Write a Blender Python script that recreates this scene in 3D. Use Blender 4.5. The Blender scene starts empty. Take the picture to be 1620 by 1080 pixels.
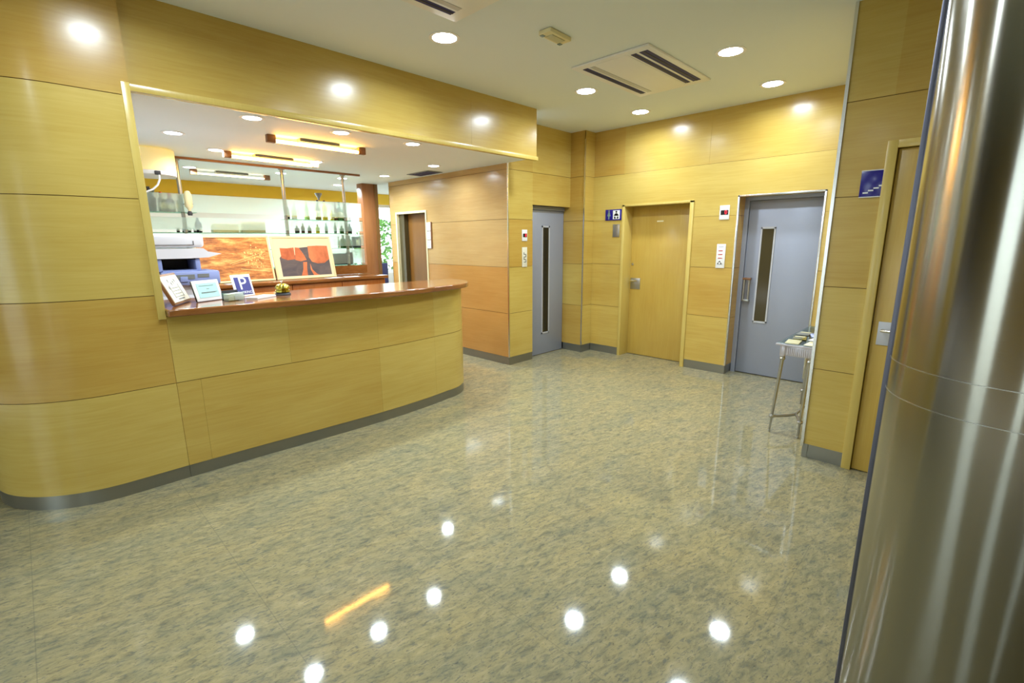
import bpy, bmesh, math, random
from mathutils import Vector, Matrix
PI = math.pi
S = bpy.context.scene
C = S.collection
random.seed(7)

# ------------------------------------------------------------ camera, world, exposure
CAM_RIGHT = (0.71374, 0.70038, -0.00715)
def make_camera():
    p, r, y, f = 0.2078, -0.0073, 0.7753, 752.3
    fw = Vector((-math.sin(y)*math.cos(p), math.cos(y)*math.cos(p), -math.sin(p)))
    rt = Vector((math.cos(y), math.sin(y), 0)); up = rt.cross(fw)
    rt2 = rt*math.cos(r) + up*math.sin(r); up2 = -rt*math.sin(r) + up*math.cos(r)
    cd = bpy.data.cameras.new('camera'); cam = bpy.data.objects.new('camera', cd); C.objects.link(cam)
    cd.sensor_width = 36.0; cd.lens = f/1620*36; cd.clip_start = 0.02; cd.clip_end = 200
    m = Matrix((rt2, up2, -fw)).transposed().to_4x4(); m.translation = Vector((0, 0, 1.5))
    cam.matrix_world = m
    S.camera = cam
make_camera()

S.view_settings.view_transform = 'Standard'
S.view_settings.look = 'None'
S.view_settings.gamma = 1.0
S.view_settings.use_curve_mapping = False
S.view_settings.exposure = 0.27

w = bpy.data.worlds.new('daylight'); S.world = w; w.use_nodes = True
w.node_tree.nodes['Background'].inputs[0].default_value = (0.90, 0.95, 1.0, 1)
w.node_tree.nodes['Background'].inputs[1].default_value = 5.0

LOBBY_LIGHT_COL = (0.84, 0.97, 1.07)
LOBBY_LIGHT_W = 14.5
LOBBY_LENS = 40.0
BAR_LIGHT_W = 8.5
BAR_LENS = 15.0
TUBE_E = 45.0

# ------------------------------------------------------------ materials
MATS = {}
def lin(c):
    return tuple(((v/255)/12.92 if v/255 <= 0.04045 else ((v/255+0.055)/1.055)**2.4) for v in c) + (1,)
def pm(name, rgb, rough=0.5, metal=0.0, coat=0.0, emit=None, estr=0.0, trans=0.0, ior=1.45, alpha=1.0, spec=0.5):
    m = bpy.data.materials.new(name); m.use_nodes = True
    b = m.node_tree.nodes['Principled BSDF']
    b.inputs['Base Color'].default_value = lin(rgb)
    b.inputs['Roughness'].default_value = rough
    b.inputs['Metallic'].default_value = metal
    b.inputs['Coat Weight'].default_value = coat
    b.inputs['Coat Roughness'].default_value = 0.16
    b.inputs['Transmission Weight'].default_value = trans
    b.inputs['IOR'].default_value = ior
    b.inputs['Specular IOR Level'].default_value = spec
    b.inputs['Alpha'].default_value = alpha
    if emit:
        b.inputs['Emission Color'].default_value = lin(emit); b.inputs['Emission Strength'].default_value = estr
    MATS[name] = m
    return m
def nodes(m):
    return m.node_tree.nodes, m.node_tree.links, m.node_tree.nodes['Principled BSDF']
def wood(name, c1, c2, scale=(1.2, 1.2, 22), rough=0.27, coat=0.2, dist=1.2):
    m = pm(name, c1, rough, coat=coat); n, l, b = nodes(m)
    tc = n.new('ShaderNodeTexCoord'); mp = n.new('ShaderNodeMapping'); mp.inputs['Scale'].default_value = scale
    l.new(tc.outputs['Object'], mp.inputs['Vector'])
    nz = n.new('ShaderNodeTexNoise'); nz.inputs['Scale'].default_value = 2.2; nz.inputs['Detail'].default_value = 7
    nz.inputs['Roughness'].default_value = 0.62; nz.inputs['Distortion'].default_value = dist
    l.new(mp.outputs[0], nz.inputs['Vector'])
    big = n.new('ShaderNodeTexNoise'); big.inputs['Scale'].default_value = 1.3; big.inputs['Detail'].default_value = 2
    mb2 = n.new('ShaderNodeMapping'); mb2.inputs['Scale'].default_value = tuple(1.0 if v < 5 else 3.0 for v in scale); l.new(tc.outputs['Object'], mb2.inputs['Vector']); l.new(mb2.outputs[0], big.inputs['Vector'])
    ad = n.new('ShaderNodeMath'); ad.operation = 'MULTIPLY_ADD'; ad.inputs[1].default_value = 0.5
    l.new(nz.outputs['Fac'], ad.inputs[0])
    mu = n.new('ShaderNodeMath'); mu.operation = 'MULTIPLY'; mu.inputs[1].default_value = 0.5
    l.new(big.outputs['Fac'], mu.inputs[0]); l.new(mu.outputs[0], ad.inputs[2])
    cr = n.new('ShaderNodeValToRGB'); cr.color_ramp.elements[0].position = 0.33; cr.color_ramp.elements[1].position = 0.67
    cr.color_ramp.elements[0].color = lin(c2); cr.color_ramp.elements[1].color = lin(c1)
    l.new(ad.outputs[0], cr.inputs[0]); l.new(cr.outputs[0], b.inputs['Base Color'])
    return m
HG = (1.0, 1.0, 20); VG = (20, 20, 1.0)
wood('maple_a', (206, 181, 98), (192, 163, 78), HG)
wood('maple_b', (202, 174, 90), (186, 153, 70), HG)
wood('maple_c', (198, 165, 82), (182, 143, 62), HG)
wood('maple_door', (200, 169, 82), (188, 153, 68), VG)
wood('maple_frame', (212, 189, 106), (202, 175, 90), VG)
wood('maple_red', (190, 144, 78), (176, 128, 64), HG, rough=0.24, coat=0.4)
wood('maple_red2', (188, 140, 74), (174, 124, 60), HG, rough=0.24, coat=0.4)
wood('mahogany', (158, 102, 54), (120, 72, 32), (3, 3, 18), rough=0.12, coat=0.6)
wood('orange_wood', (180, 110, 52), (156, 88, 36), VG, rough=0.25)
wood('column_wood', (158, 104, 60), (132, 80, 42), VG, rough=0.3)
wood('brown_door', (128, 88, 40), (112, 74, 30), VG, rough=0.3)
pm('groove', (96, 60, 26), 0.7)
wood('maple_tan_haze', (196, 164, 106), (180, 144, 88), HG, rough=0.24, coat=0.4)  # paler block wall upper rows: reflected haze put into the wood colour
pm('steel_plinth', (150, 150, 142), 0.32, 0.85)
pm('chrome', (225, 225, 222), 0.22, 1.0)
pm('satin_steel', (176, 176, 172), 0.28, 0.9)
pm('lift_grey', (158, 164, 180), 0.42, 0.35)
pm('lift_grey_light', (196, 198, 204), 0.4, 0.2)
pm('lift_window', (70, 62, 38), 0.12, 0.0, coat=0.5)
pm('lift_window_dark', (26, 28, 26), 0.1, 0.0, coat=0.5)
pm('black', (14, 14, 16), 0.35)
pm('dark_grey', (56, 56, 58), 0.5)
pm('white', (238, 238, 236), 0.45)
pm('plaster_white', (240, 240, 232), 0.8)
pm('offwhite', (226, 222, 200), 0.5)
pm('cream', (232, 222, 176), 0.55)
pm('navy', (20, 12, 130), 0.25, coat=0.4)
pm('pblue', (58, 58, 128), 0.4)
pm('red', (190, 30, 30), 0.4)
pm('led', (30, 5, 5), 0.4, emit=(255, 40, 60), estr=2.5)
pm('copier_white', (214, 214, 218), 0.45)
pm('copier_blue', (140, 154, 202), 0.45)
pm('copier_grey', (120, 124, 122), 0.5)
pm('brass', (200, 186, 84), 0.16, 1.0)
pm('mint', (176, 222, 214), 0.6)
pm('frame_brown', (132, 92, 60), 0.4)
pm('frame_cream', (240, 224, 170), 0.45)
pm('yellow_wall', (240, 196, 58), 0.7)
pm('picture_sky', (226, 214, 176), 0.6)
wood('rock_orange', (222, 130, 80), (160, 78, 42), (5, 5, 3), rough=0.6, coat=0)
wood('rock_dark', (112, 98, 92), (66, 66, 74), (3, 3, 5), rough=0.6, coat=0)
pm('streak', (255, 210, 130), 0.5)
pm('orange', (224, 100, 30), 0.5)
pm('leaf', (92, 136, 60), 0.7)
pm('paper_blue', (180, 190, 232), 0.6)
pm('paper_tan', (200, 196, 160), 0.6)
pm('vent_dark', (44, 46, 104), 0.6)
pm('white_metal', (196, 192, 200), 0.3, 0.5)
pm('lens', (255, 255, 255), 0.4, emit=(240, 246, 255), estr=LOBBY_LENS)
pm('lens_bar', (255, 255, 255), 0.4, emit=(236, 246, 255), estr=BAR_LENS)
pm('tube', (255, 240, 200), 0.4, emit=(255, 178, 74), estr=TUBE_E)
pm('shade', (250, 236, 176), 0.7, emit=(255, 226, 140), estr=0.22)
pm('outside_ground', (205, 200, 190), 0.9)
for nm, col in dict(green=(60, 110, 46), olive=(110, 106, 50), yellow=(214, 196, 50), clear=(222, 230, 220), brown=(90, 50, 26), palegreen=(150, 196, 110), dark=(30, 34, 34), teal=(120, 140, 130)).items():
    pm('bottle_'+nm, col, 0.12, coat=0.5)

def glass_thin(name, tint, fac, rough=0.02):
    m = bpy.data.materials.new(name); m.use_nodes = True; n = m.node_tree.nodes; l = m.node_tree.links
    n.remove(n['Principled BSDF']); out = n['Material Output']
    t = n.new('ShaderNodeBsdfTransparent'); t.inputs[0].default_value = lin(tint)
    g = n.new('ShaderNodeBsdfGlossy'); g.inputs['Roughness'].default_value = rough; g.inputs[0].default_value = (0.9, 0.95, 0.93, 1)
    mx = n.new('ShaderNodeMixShader'); mx.inputs[0].default_value = fac
    l.new(t.outputs[0], mx.inputs[1]); l.new(g.outputs[0], mx.inputs[2]); l.new(mx.outputs[0], out.inputs[0])
    MATS[name] = m
glass_thin('pane', (240, 246, 246), 0.08)
glass_thin('shelf_glass', (196, 226, 214), 0.18)
def frosted():
    m = bpy.data.materials.new('frosted_glass'); m.use_nodes = True; n = m.node_tree.nodes; l = m.node_tree.links
    n.remove(n['Principled BSDF']); out = n['Material Output']
    r = n.new('ShaderNodeBsdfRefraction'); r.inputs['Roughness'].default_value = 0.3; r.inputs['IOR'].default_value = 1.12; r.inputs[0].default_value = (0.92, 0.98, 0.94, 1)
    d = n.new('ShaderNodeBsdfTranslucent'); d.inputs[0].default_value = (0.86, 0.93, 0.88, 1)
    e = n.new('ShaderNodeBsdfDiffuse'); e.inputs[0].default_value = (0.86, 0.93, 0.88, 1)
    a = n.new('ShaderNodeMixShader'); a.inputs[0].default_value = 0.5
    l.new(d.outputs[0], a.inputs[1]); l.new(e.outputs[0], a.inputs[2])
    b = n.new('ShaderNodeMixShader'); b.inputs[0].default_value = 0.22
    l.new(r.outputs[0], b.inputs[1]); l.new(a.outputs[0], b.inputs[2]); l.new(b.outputs[0], out.inputs[0])
    MATS['frosted_glass'] = m
frosted()

def ceiling_mat():
    m = pm('ceiling_paint', (232, 236, 222), 0.75); n, l, b = nodes(m)
    nz = n.new('ShaderNodeTexNoise'); nz.inputs['Scale'].default_value = 0.8; nz.inputs['Detail'].default_value = 2
    tc = n.new('ShaderNodeTexCoord'); l.new(tc.outputs['Object'], nz.inputs['Vector'])
    cr = n.new('ShaderNodeValToRGB'); cr.color_ramp.elements[0].color = lin((224, 233, 236)); cr.color_ramp.elements[1].color = lin((231, 240, 242))
    l.new(nz.outputs[0], cr.inputs[0]); l.new(cr.outputs[0], b.inputs['Base Color'])
ceiling_mat()
pm('bar_ceiling', (232, 241, 244), 0.7)

def granite():
    m = pm('granite', (180, 176, 140), 0.055, spec=0.5); n, l, b = nodes(m)
    tc = n.new('ShaderNodeTexCoord')
    mp = n.new('ShaderNodeMapping'); mp.inputs['Scale'].default_value = (1.7, 0.62, 1)
    mr_ = n.new('ShaderNodeMapping'); mr_.inputs['Rotation'].default_value = (0, 0, math.radians(13)); l.new(tc.outputs['Object'], mr_.inputs['Vector']); l.new(mr_.outputs[0], mp.inputs['Vector'])
    def nz(sc, det, ro, src):
        q = n.new('ShaderNodeTexNoise'); q.inputs['Scale'].default_value = sc; q.inputs['Detail'].default_value = det; q.inputs['Roughness'].default_value = ro
        q.inputs['Distortion'].default_value = 0.6
        l.new(src, q.inputs['Vector']); return q.outputs['Fac']
    def ramp(src, stops):
        cr = n.new('ShaderNodeValToRGB'); e = cr.color_ramp.elements
        e[0].position, e[0].color = stops[0][0], stops[0][1]; e[1].position, e[1].color = stops[-1][0], stops[-1][1]
        for p_, c_ in stops[1:-1]:
            k = e.new(p_); k.color = c_
        l.new(src, cr.inputs[0]); return cr.outputs[0]
    base = ramp(nz(20, 6, 0.68, mp.outputs[0]), [(0.33, lin((95, 94, 81))), (0.46, lin((144, 138, 104))), (0.56, lin((161, 151, 112))), (0.70, lin((182, 169, 131)))])
    tint = ramp(nz(4.0, 4, 0.65, mp.outputs[0]), [(0.35, lin((120, 122, 106))), (0.65, lin((168, 152, 110)))])
    m1 = n.new('ShaderNodeMix'); m1.data_type = 'RGBA'; m1.inputs[0].default_value = 0.4
    l.new(base, m1.inputs[6]); l.new(tint, m1.inputs[7])
    fl = ramp(nz(46, 4, 0.7, mp.outputs[0]), [(0.36, (1, 1, 1, 1)), (0.47, (0, 0, 0, 1))])
    m2 = n.new('ShaderNodeMix'); m2.data_type = 'RGBA'; l.new(m1.outputs[2], m2.inputs[6]); m2.inputs[7].default_value = lin((104, 106, 98))
    mu = n.new('ShaderNodeMath'); mu.operation = 'MULTIPLY'; mu.inputs[1].default_value = 0.7
    l.new(fl, mu.inputs[0]); l.new(mu.outputs[0], m2.inputs[0])
    fl2 = ramp(nz(90, 3, 0.6, mp.outputs[0]), [(0.30, (1, 1, 1, 1)), (0.40, (0, 0, 0, 1))])
    m3 = n.new('ShaderNodeMix'); m3.data_type = 'RGBA'; l.new(m2.outputs[2], m3.inputs[6]); m3.inputs[7].default_value = lin((70, 70, 66))
    mu3 = n.new('ShaderNodeMath'); mu3.operation = 'MULTIPLY'; mu3.inputs[1].default_value = 0.6
    l.new(fl2, mu3.inputs[0]); l.new(mu3.outputs[0], m3.inputs[0])
    # joints between slabs
    br = n.new('ShaderNodeTexBrick'); br.offset = 0.5; br.inputs['Scale'].default_value = 1.0; br.inputs['Mortar Size'].default_value = 0.0022
    br.inputs['Brick Width'].default_value = 1.38; br.inputs['Row Height'].default_value = 0.69; br.inputs['Mortar Smooth'].default_value = 0.3
    mp2 = n.new('ShaderNodeMapping'); mp2.inputs['Location'].default_value = (0.42, 0.18, 0)
    l.new(tc.outputs['Object'], mp2.inputs['Vector']); l.new(mp2.outputs[0], br.inputs['Vector'])
    mu2 = n.new('ShaderNodeMath'); mu2.operation = 'MULTIPLY'; mu2.inputs[1].default_value = 0.3; l.new(br.outputs['Fac'], mu2.inputs[0])
    m4 = n.new('ShaderNodeMix'); m4.data_type = 'RGBA'; l.new(m3.outputs[2], m4.inputs[6]); m4.inputs[7].default_value = lin((90, 92, 84)); l.new(mu2.outputs[0], m4.inputs[0])
    l.new(m4.outputs[2], b.inputs['Base Color'])
granite()

def brushed():
    m = pm('brushed_steel', (158, 156, 146), 0.2, 1.0); n, l, b = nodes(m)
    tc = n.new('ShaderNodeTexCoord'); mp = n.new('ShaderNodeMapping'); mp.inputs['Scale'].default_value = (60, 60, 900)
    l.new(tc.outputs['Object'], mp.inputs['Vector'])
    nz = n.new('ShaderNodeTexNoise'); nz.inputs['Scale'].default_value = 1.0; nz.inputs['Detail'].default_value = 3; l.new(mp.outputs[0], nz.inputs['Vector'])
    mr = n.new('ShaderNodeMapRange'); mr.inputs['To Min'].default_value = 0.15; mr.inputs['To Max'].default_value = 0.22
    l.new(nz.outputs['Fac'], mr.inputs['Value']); l.new(mr.outputs[0], b.inputs['Roughness'])
    b.inputs['Anisotropic'].default_value = 0.85; tg = n.new('ShaderNodeTangent'); tg.direction_type = 'RADIAL'; tg.axis = 'Z'; l.new(tg.outputs[0], b.inputs['Tangent']); b.inputs['Anisotropic Rotation'].default_value = 0.25
    # gentle waviness of the rolled sheet
    mp3 = n.new('ShaderNodeMapping'); mp3.inputs['Scale'].default_value = (6, 6, 0.5); l.new(tc.outputs['Object'], mp3.inputs['Vector'])
    n3 = n.new('ShaderNodeTexNoise'); n3.inputs['Scale'].default_value = 1.6; n3.inputs['Detail'].default_value = 1; l.new(mp3.outputs[0], n3.inputs['Vector'])
    bp = n.new('ShaderNodeBump'); bp.inputs['Strength'].default_value = 0.25; bp.inputs['Distance'].default_value = 0.02
    l.new(n3.outputs['Fac'], bp.inputs['Height']); l.new(bp.outputs[0], b.inputs['Normal'])
brushed()
def city_mat():
    m = pm('city_picture', (190, 110, 40), 0.5); n, l, b = nodes(m)
    tc = n.new('ShaderNodeTexCoord'); mp = n.new('ShaderNodeMapping'); mp.inputs['Scale'].default_value = (1.6, 1, 6); mp.inputs['Rotation'].default_value = (0, 0.45, 0)
    l.new(tc.outputs['Object'], mp.inputs['Vector'])
    nz = n.new('ShaderNodeTexNoise'); nz.inputs['Scale'].default_value = 2.6; nz.inputs['Detail'].default_value = 8; nz.inputs['Roughness'].default_value = 0.7; l.new(mp.outputs[0], nz.inputs['Vector'])
    cr = n.new('ShaderNodeValToRGB'); e = cr.color_ramp.elements
    e[0].position = 0.36; e[0].color = lin((124, 72, 34)); e[1].position = 0.66; e[1].color = lin((236, 194, 112))
    k = e.new(0.5); k.color = lin((192, 122, 58))
    l.new(nz.outputs[0], cr.inputs[0]); l.new(cr.outputs[0], b.inputs['Base Color'])
city_mat()

# ------------------------------------------------------------ helpers
class MB:
    def __init__(s): s.bm = bmesh.new(); s.mats = []
    def mi(s, m):
        if m not in s.mats: s.mats.append(m)
        return s.mats.index(m)
    def face(s, pts, m, smooth=False):
        vs = [s.bm.verts.new(p) for p in pts]; f = s.bm.faces.new(vs); f.material_index = s.mi(m); f.smooth = smooth; return f
    def box(s, x0, x1, y0, y1, z0, z1, m, bev=0.0, seg=2, rot=None):
        t = bmesh.new(); r = bmesh.ops.create_cube(t, size=1)
        for v in t.verts: v.co = Vector(((x0+x1)/2+v.co.x*(x1-x0), (y0+y1)/2+v.co.y*(y1-y0), (z0+z1)/2+v.co.z*(z1-z0)))
        if bev > 0: bmesh.ops.bevel(t, geom=list(t.edges), offset=bev, segments=seg, affect='EDGES', profile=0.5)
        if rot is not None:
            for v in t.verts: v.co = rot @ v.co
        s.merge(t, m, False)
    def merge(s, t, m, smooth=False):
        k = s.mi(m); mp = {}
        for v in t.verts: mp[v] = s.bm.verts.new(v.co)
        for f in t.faces:
            try:
                g = s.bm.faces.new([mp[v] for v in f.verts]); g.material_index = k; g.smooth = smooth
            except ValueError: pass
        t.free()
    def prism(s, poly, z0, z1, m, axis='z', smooth=False):
        # poly list of 2D; axis z: (x,y); axis y: (x,z) extruded y; axis x: (y,z) extruded x
        def P(a, b, c):
            return {'z': (a, b, c), 'y': (a, c, b), 'x': (c, a, b)}[axis]
        n = len(poly); k = s.mi(m)
        A = [s.bm.verts.new(P(a, b, z0)) for a, b in poly]; B = [s.bm.verts.new(P(a, b, z1)) for a, b in poly]
        fs = [s.bm.faces.new(A[::-1]), s.bm.faces.new(B)]
        for i in range(n):
            f = s.bm.faces.new((A[i], A[(i+1) % n], B[(i+1) % n], B[i])); f.smooth = smooth; fs.append(f)
        for f in fs: f.material_index = k
        bmesh.ops.recalc_face_normals(s.bm, faces=fs)
    def lathe(s, prof, m, c=(0, 0), n=24, smooth=True, axis='z'):
        k = s.mi(m); rings = []
        def P(x, y, z): return (c[0]+x, c[1]+y, z) if axis == 'z' else ((z, c[0]+x, c[1]+y) if axis == 'x' else (c[0]+x, z, c[1]+y))
        for r, z in prof:
            rings.append([s.bm.verts.new(P(r*math.cos(2*PI*i/n), r*math.sin(2*PI*i/n), z)) for i in range(n)] if r > 1e-6 else [s.bm.verts.new(P(0, 0, z))])
        fs = []
        for a, b in zip(rings, rings[1:]):
            for i in range(n):
                j = (i+1) % n
                if len(a) == 1 and len(b) == 1: continue
                if len(a) == 1: f = s.bm.faces.new((a[0], b[i], b[j]))
                elif len(b) == 1: f = s.bm.faces.new((a[i], a[j], b[0]))
                else: f = s.bm.faces.new((a[i], a[j], b[j], b[i]))
                fs.append(f)
        if len(rings[0]) > 1: fs.append(s.bm.faces.new(rings[0][::-1]))
        if len(rings[-1]) > 1: fs.append(s.bm.faces.new(rings[-1]))
        for f in fs: f.material_index = k; f.smooth = smooth
        bmesh.ops.recalc_face_normals(s.bm, faces=fs)
    def tube(s, pts, r, m, n=10):
        k = s.mi(m); pts = [Vector(p) for p in pts]; rings = []
        rr = r if isinstance(r, (list, tuple)) else [r]*len(pts)
        up = None
        for i, p in enumerate(pts):
            d = (pts[min(i+1, len(pts)-1)] - pts[max(i-1, 0)]).normalized()
            if up is None or abs(up.dot(d)) > 0.95: up = Vector((0, 0, 1)) if abs(d.z) < 0.9 else Vector((1, 0, 0))
            a = d.cross(up).normalized(); b = d.cross(a).normalized(); up = b if False else up
            rings.append([s.bm.verts.new(p + (a*math.cos(2*PI*j/n) + b*math.sin(2*PI*j/n))*rr[i]) for j in range(n)])
        fs = []
        for a, b in zip(rings, rings[1:]):
            for i in range(n):
                f = s.bm.faces.new((a[i], a[(i+1) % n], b[(i+1) % n], b[i])); f.smooth = True; fs.append(f)
        fs += [s.bm.faces.new(rings[0][::-1]), s.bm.faces.new(rings[-1])]
        for f in fs: f.material_index = k
        bmesh.ops.recalc_face_normals(s.bm, faces=fs)
    def build(s, name, parent=None, label=None):
        me = bpy.data.meshes.new(name); s.bm.to_mesh(me); s.bm.free(); me.set_sharp_from_angle(angle=math.radians(38))
        for m in s.mats: me.materials.append(MATS[m])
        o = bpy.data.objects.new(name, me); C.objects.link(o)
        if parent: o.parent = parent
        if label: o['label'] = label
        return o
def thing(name, label, cat, loc=(0, 0, 0), rz=0.0, rx=0.0, group=None):
    o = bpy.data.objects.new(name, None); C.objects.link(o); o.empty_display_size = 0.1
    o.location = loc; o.rotation_euler = (rx, 0, rz); o['label'] = label; o['category'] = cat
    if group: o['group'] = group
    return o
def tag(o, label, cat, group=None):
    o['label'] = label; o['category'] = cat
    if group: o['group'] = group
    return o
def struct(mb, name, parent=None):
    o = mb.build(name, parent)
    if not parent: o['kind'] = 'structure'
    return o
def sempty(name, loc=(0, 0, 0), rz=0.0):
    o = bpy.data.objects.new(name, None); C.objects.link(o); o.location = loc; o.rotation_euler = (0, 0, rz); o['kind'] = 'structure'; return o
def dup(root, loc, rz=None, label=None, group=None):
    r = root.copy(); C.objects.link(r); r.location = loc
    if rz is not None: r.rotation_euler = (0, 0, rz)
    if label: r['label'] = label
    if group: r['group'] = group
    for ch in list(root.children):
        c = ch.copy(); C.objects.link(c); c.parent = r
        for g in list(ch.children):
            d = g.copy(); C.objects.link(d); d.parent = c
    return r
def text_mesh(txt, size, mat, name, parent, loc, rot, depth=0.0006, align='CENTER'):
    cu = bpy.data.curves.new(name, 'FONT'); cu.body = txt; cu.size = size; cu.extrude = depth; cu.align_x = align; cu.align_y = 'CENTER'; cu.resolution_u = 3
    t = bpy.data.objects.new('tmp', cu); C.objects.link(t)
    bpy.context.view_layer.update()
    me = bpy.data.meshes.new_from_object(t.evaluated_get(bpy.context.evaluated_depsgraph_get()))
    bpy.data.objects.remove(t); me.materials.clear(); me.materials.append(MATS[mat])
    o = bpy.data.objects.new(name, me); C.objects.link(o); o.parent = parent; o.location = loc; o.rotation_euler = rot
    return o

class Path:
    def __init__(s, pts):
        s.p = [Vector(q) for q in pts]; s.u = [0.0]
        for a, b in zip(s.p, s.p[1:]): s.u.append(s.u[-1] + (b-a).length)
        s.L = s.u[-1]
    def at(s, u):
        u = max(0, min(s.L, u))
        for i in range(len(s.p)-1):
            if u <= s.u[i+1] + 1e-9:
                t = (u-s.u[i])/max(1e-9, s.u[i+1]-s.u[i]); return s.p[i].lerp(s.p[i+1], t)
        return s.p[-1].copy()
    def nrm(s, u):
        a = s.at(u-0.004); b = s.at(u+0.004); d = (b-a).normalized(); return Vector((d.y, -d.x))
def strip(mb, path, u0, u1, z0, z1, off, th, m):
    """a sheet following the path in plan, front face at offset off, thickness th behind it"""
    us = [u0] + [u for u in path.u if u0+1e-4 < u < u1-1e-4] + [u1]
    k = mb.mi(m); F = []; B = []
    for u in us:
        p = path.at(u); n = path.nrm(min(max(u, u0+0.005), u1-0.005))
        f = p + n*off; b = p + n*(off-th)
        F.append((mb.bm.verts.new((f.x, f.y, z0)), mb.bm.verts.new((f.x, f.y, z1))))
        B.append((mb.bm.verts.new((b.x, b.y, z0)), mb.bm.verts.new((b.x, b.y, z1))))
    curved = len(us) > 2; fs = []
    for i in range(len(us)-1):
        f = mb.bm.faces.new((F[i][0], F[i+1][0], F[i+1][1], F[i][1])); f.smooth = curved; fs.append(f)
        fs.append(mb.bm.faces.new((F[i][1], F[i+1][1], B[i+1][1], B[i][1])))
        fs.append(mb.bm.faces.new((B[i][0], B[i+1][0], F[i+1][0], F[i][0])))
        fs.append(mb.bm.faces.new((B[i+1][0], B[i][0], B[i][1], B[i+1][1])))
    fs.append(mb.bm.faces.new((B[0][0], F[0][0], F[0][1], B[0][1]))); fs.append(mb.bm.faces.new((F[-1][0], B[-1][0], B[-1][1], F[-1][1])))
    for f in fs: f.material_index = k
Z = [0.10, 0.643, 1.196, 1.753, 2.305, 2.852]
MAP = ['maple_a', 'maple_b', 'maple_c']
def panels(mb, path, rows, seams=(), u0=0.0, u1=None, mats=MAP, back=0.10, gap=0.004, backing=True):
    u1 = path.L if u1 is None else u1
    if backing: strip(mb, path, u0+0.009, u1-0.009, rows[0], rows[-1], -0.007, back, 'groove')
    for i in range(len(rows)-1):
        z0 = rows[i] + (gap/2 if i else 0); z1 = rows[i+1] - (gap/2 if i < len(rows)-2 else 0)
        sm = seams[i] if seams and isinstance(seams[0], (list, tuple)) else seams
        us = [u0] + [u for u in sm if u0 < u < u1] + [u1]
        for a, b in zip(us, us[1:]):
            strip(mb, path, a + (0.0005 if a > u0 else 0), b - (0.0005 if b < u1 else 0), z0, z1, 0.0, 0.0065, random.choice(mats))
def straight(a, b): return Path([a, b])
def base(name, path, u0=0.0, u1=None, z1=0.10, off=-0.004, th=0.05, parent=None):
    mb = MB(); strip(mb, path, u0, path.L if u1 is None else u1, 0.0, z1-0.001, off, th, 'steel_plinth'); return struct(mb, name, parent)

XB, YB, YR, XL, YW, YP, XP = -3.52, 5.4165, 5.625, -4.008, 4.04, 3.652, -0.73
XPIL, YPIL = -3.78, 5.205
HC, HB = 2.852, 2.37

# ------------------------------------------------------------ shell
mb = MB(); mb.box(-9.0, 3.0, -3.2, 7.2, -0.12, 0.0, 'granite'); struct(mb, 'floor')
mb = MB(); mb.box(-4.3, 3.0, -3.2, 6.2, HC, HC+0.12, 'ceiling_paint'); struct(mb, 'ceiling')
mb = MB(); mb.box(-8.6, -3.60, -0.28, YW, HB, HB+0.1, 'bar_ceiling'); mb.box(-8.6, -6.53, YW, 7.2, HB, HB+0.1, 'bar_ceiling'); struct(mb, 'ceiling')

# near wall, with its rounded corner, running into the counter front
def arc(c, R, a0, a1, n):
    return [(c[0]+R*math.cos(math.radians(a0+(a1-a0)*i/n)), c[1]+R*math.sin(math.radians(a0+(a1-a0)*i/n))) for i in range(n+1)]
near = Path([(-7.5, -0.30), (-4.6, -0.30)] + arc((-4.09, 0.27), 0.57, -90, 0, 18) + [(XB, 0.5745)])
mb = MB(); panels(mb, near, [0.085]+Z[1:], seams=(1.5,), back=0.12); struct(mb, 'wall_left')
base('baseboard_left', near, z1=0.085)

# soffit over the counter opening
sof = straight((-3.563, 0.54), (-3.563, 4.03))
mb = MB(); panels(mb, sof, [2.373, HC], seams=(2.58,), mats=['maple_b', 'maple_a'], back=0.15)
mb.box(-3.72, -3.5695, 3.98, 4.0295, 2.373, HC, 'maple_b'); struct(mb, 'wall_soffit')
mb = MB(); mb.box(-3.598, -3.548, 0.575, 4.042, 2.340, 2.378, 'maple_frame', 0.002); struct(mb, 'trim_1')
mb = MB(); mb.box(-3.70, -3.506, 0.535, 0.575, 1.05, 2.372, 'maple_frame', 0.002); struct(mb, 'trim_2')

# block between the bar and the first lift
blk = straight((-6.53, YW), (XL, YW))
mb = MB(); RED = ['maple_red', 'maple_red2']; TAN_HAZE = ['maple_tan_haze']
for a_, b_ in ((0, 0.195), (0.935, blk.L)):
    panels(mb, blk, Z[:3], u0=a_, u1=b_, mats=RED, back=0.06); panels(mb, blk, [Z[2]+0.003]+Z[3:5]+[HC], u0=a_, u1=b_, mats=TAN_HAZE, back=0.06, seams=((), (), (1.7,), (1.7,)) if a_ else ())
panels(mb, blk, [1.93, Z[4], HC], u0=0.195, u1=0.935, mats=TAN_HAZE, back=0.06)
side = straight((-6.53, 6.5), (-6.53, YW))
panels(mb, side, [0.0, HC], mats=['plaster_white'], back=0.06, backing=False)
struct(mb, 'wall_block')
base('baseboard_block', straight((-5.58, YW), (XL, YW)))
# first lift's wall
lw = straight((XL, YW), (XL, YPIL))
mb = MB(); panels(mb, lw, Z, u0=0, u1=0.425, back=0.06); panels(mb, lw, [1.932, Z[4], HC], u0=0.425, back=0.06)
struct(mb, 'wall_lift'); base('baseboard_lift', lw, 0, 0.425)
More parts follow.
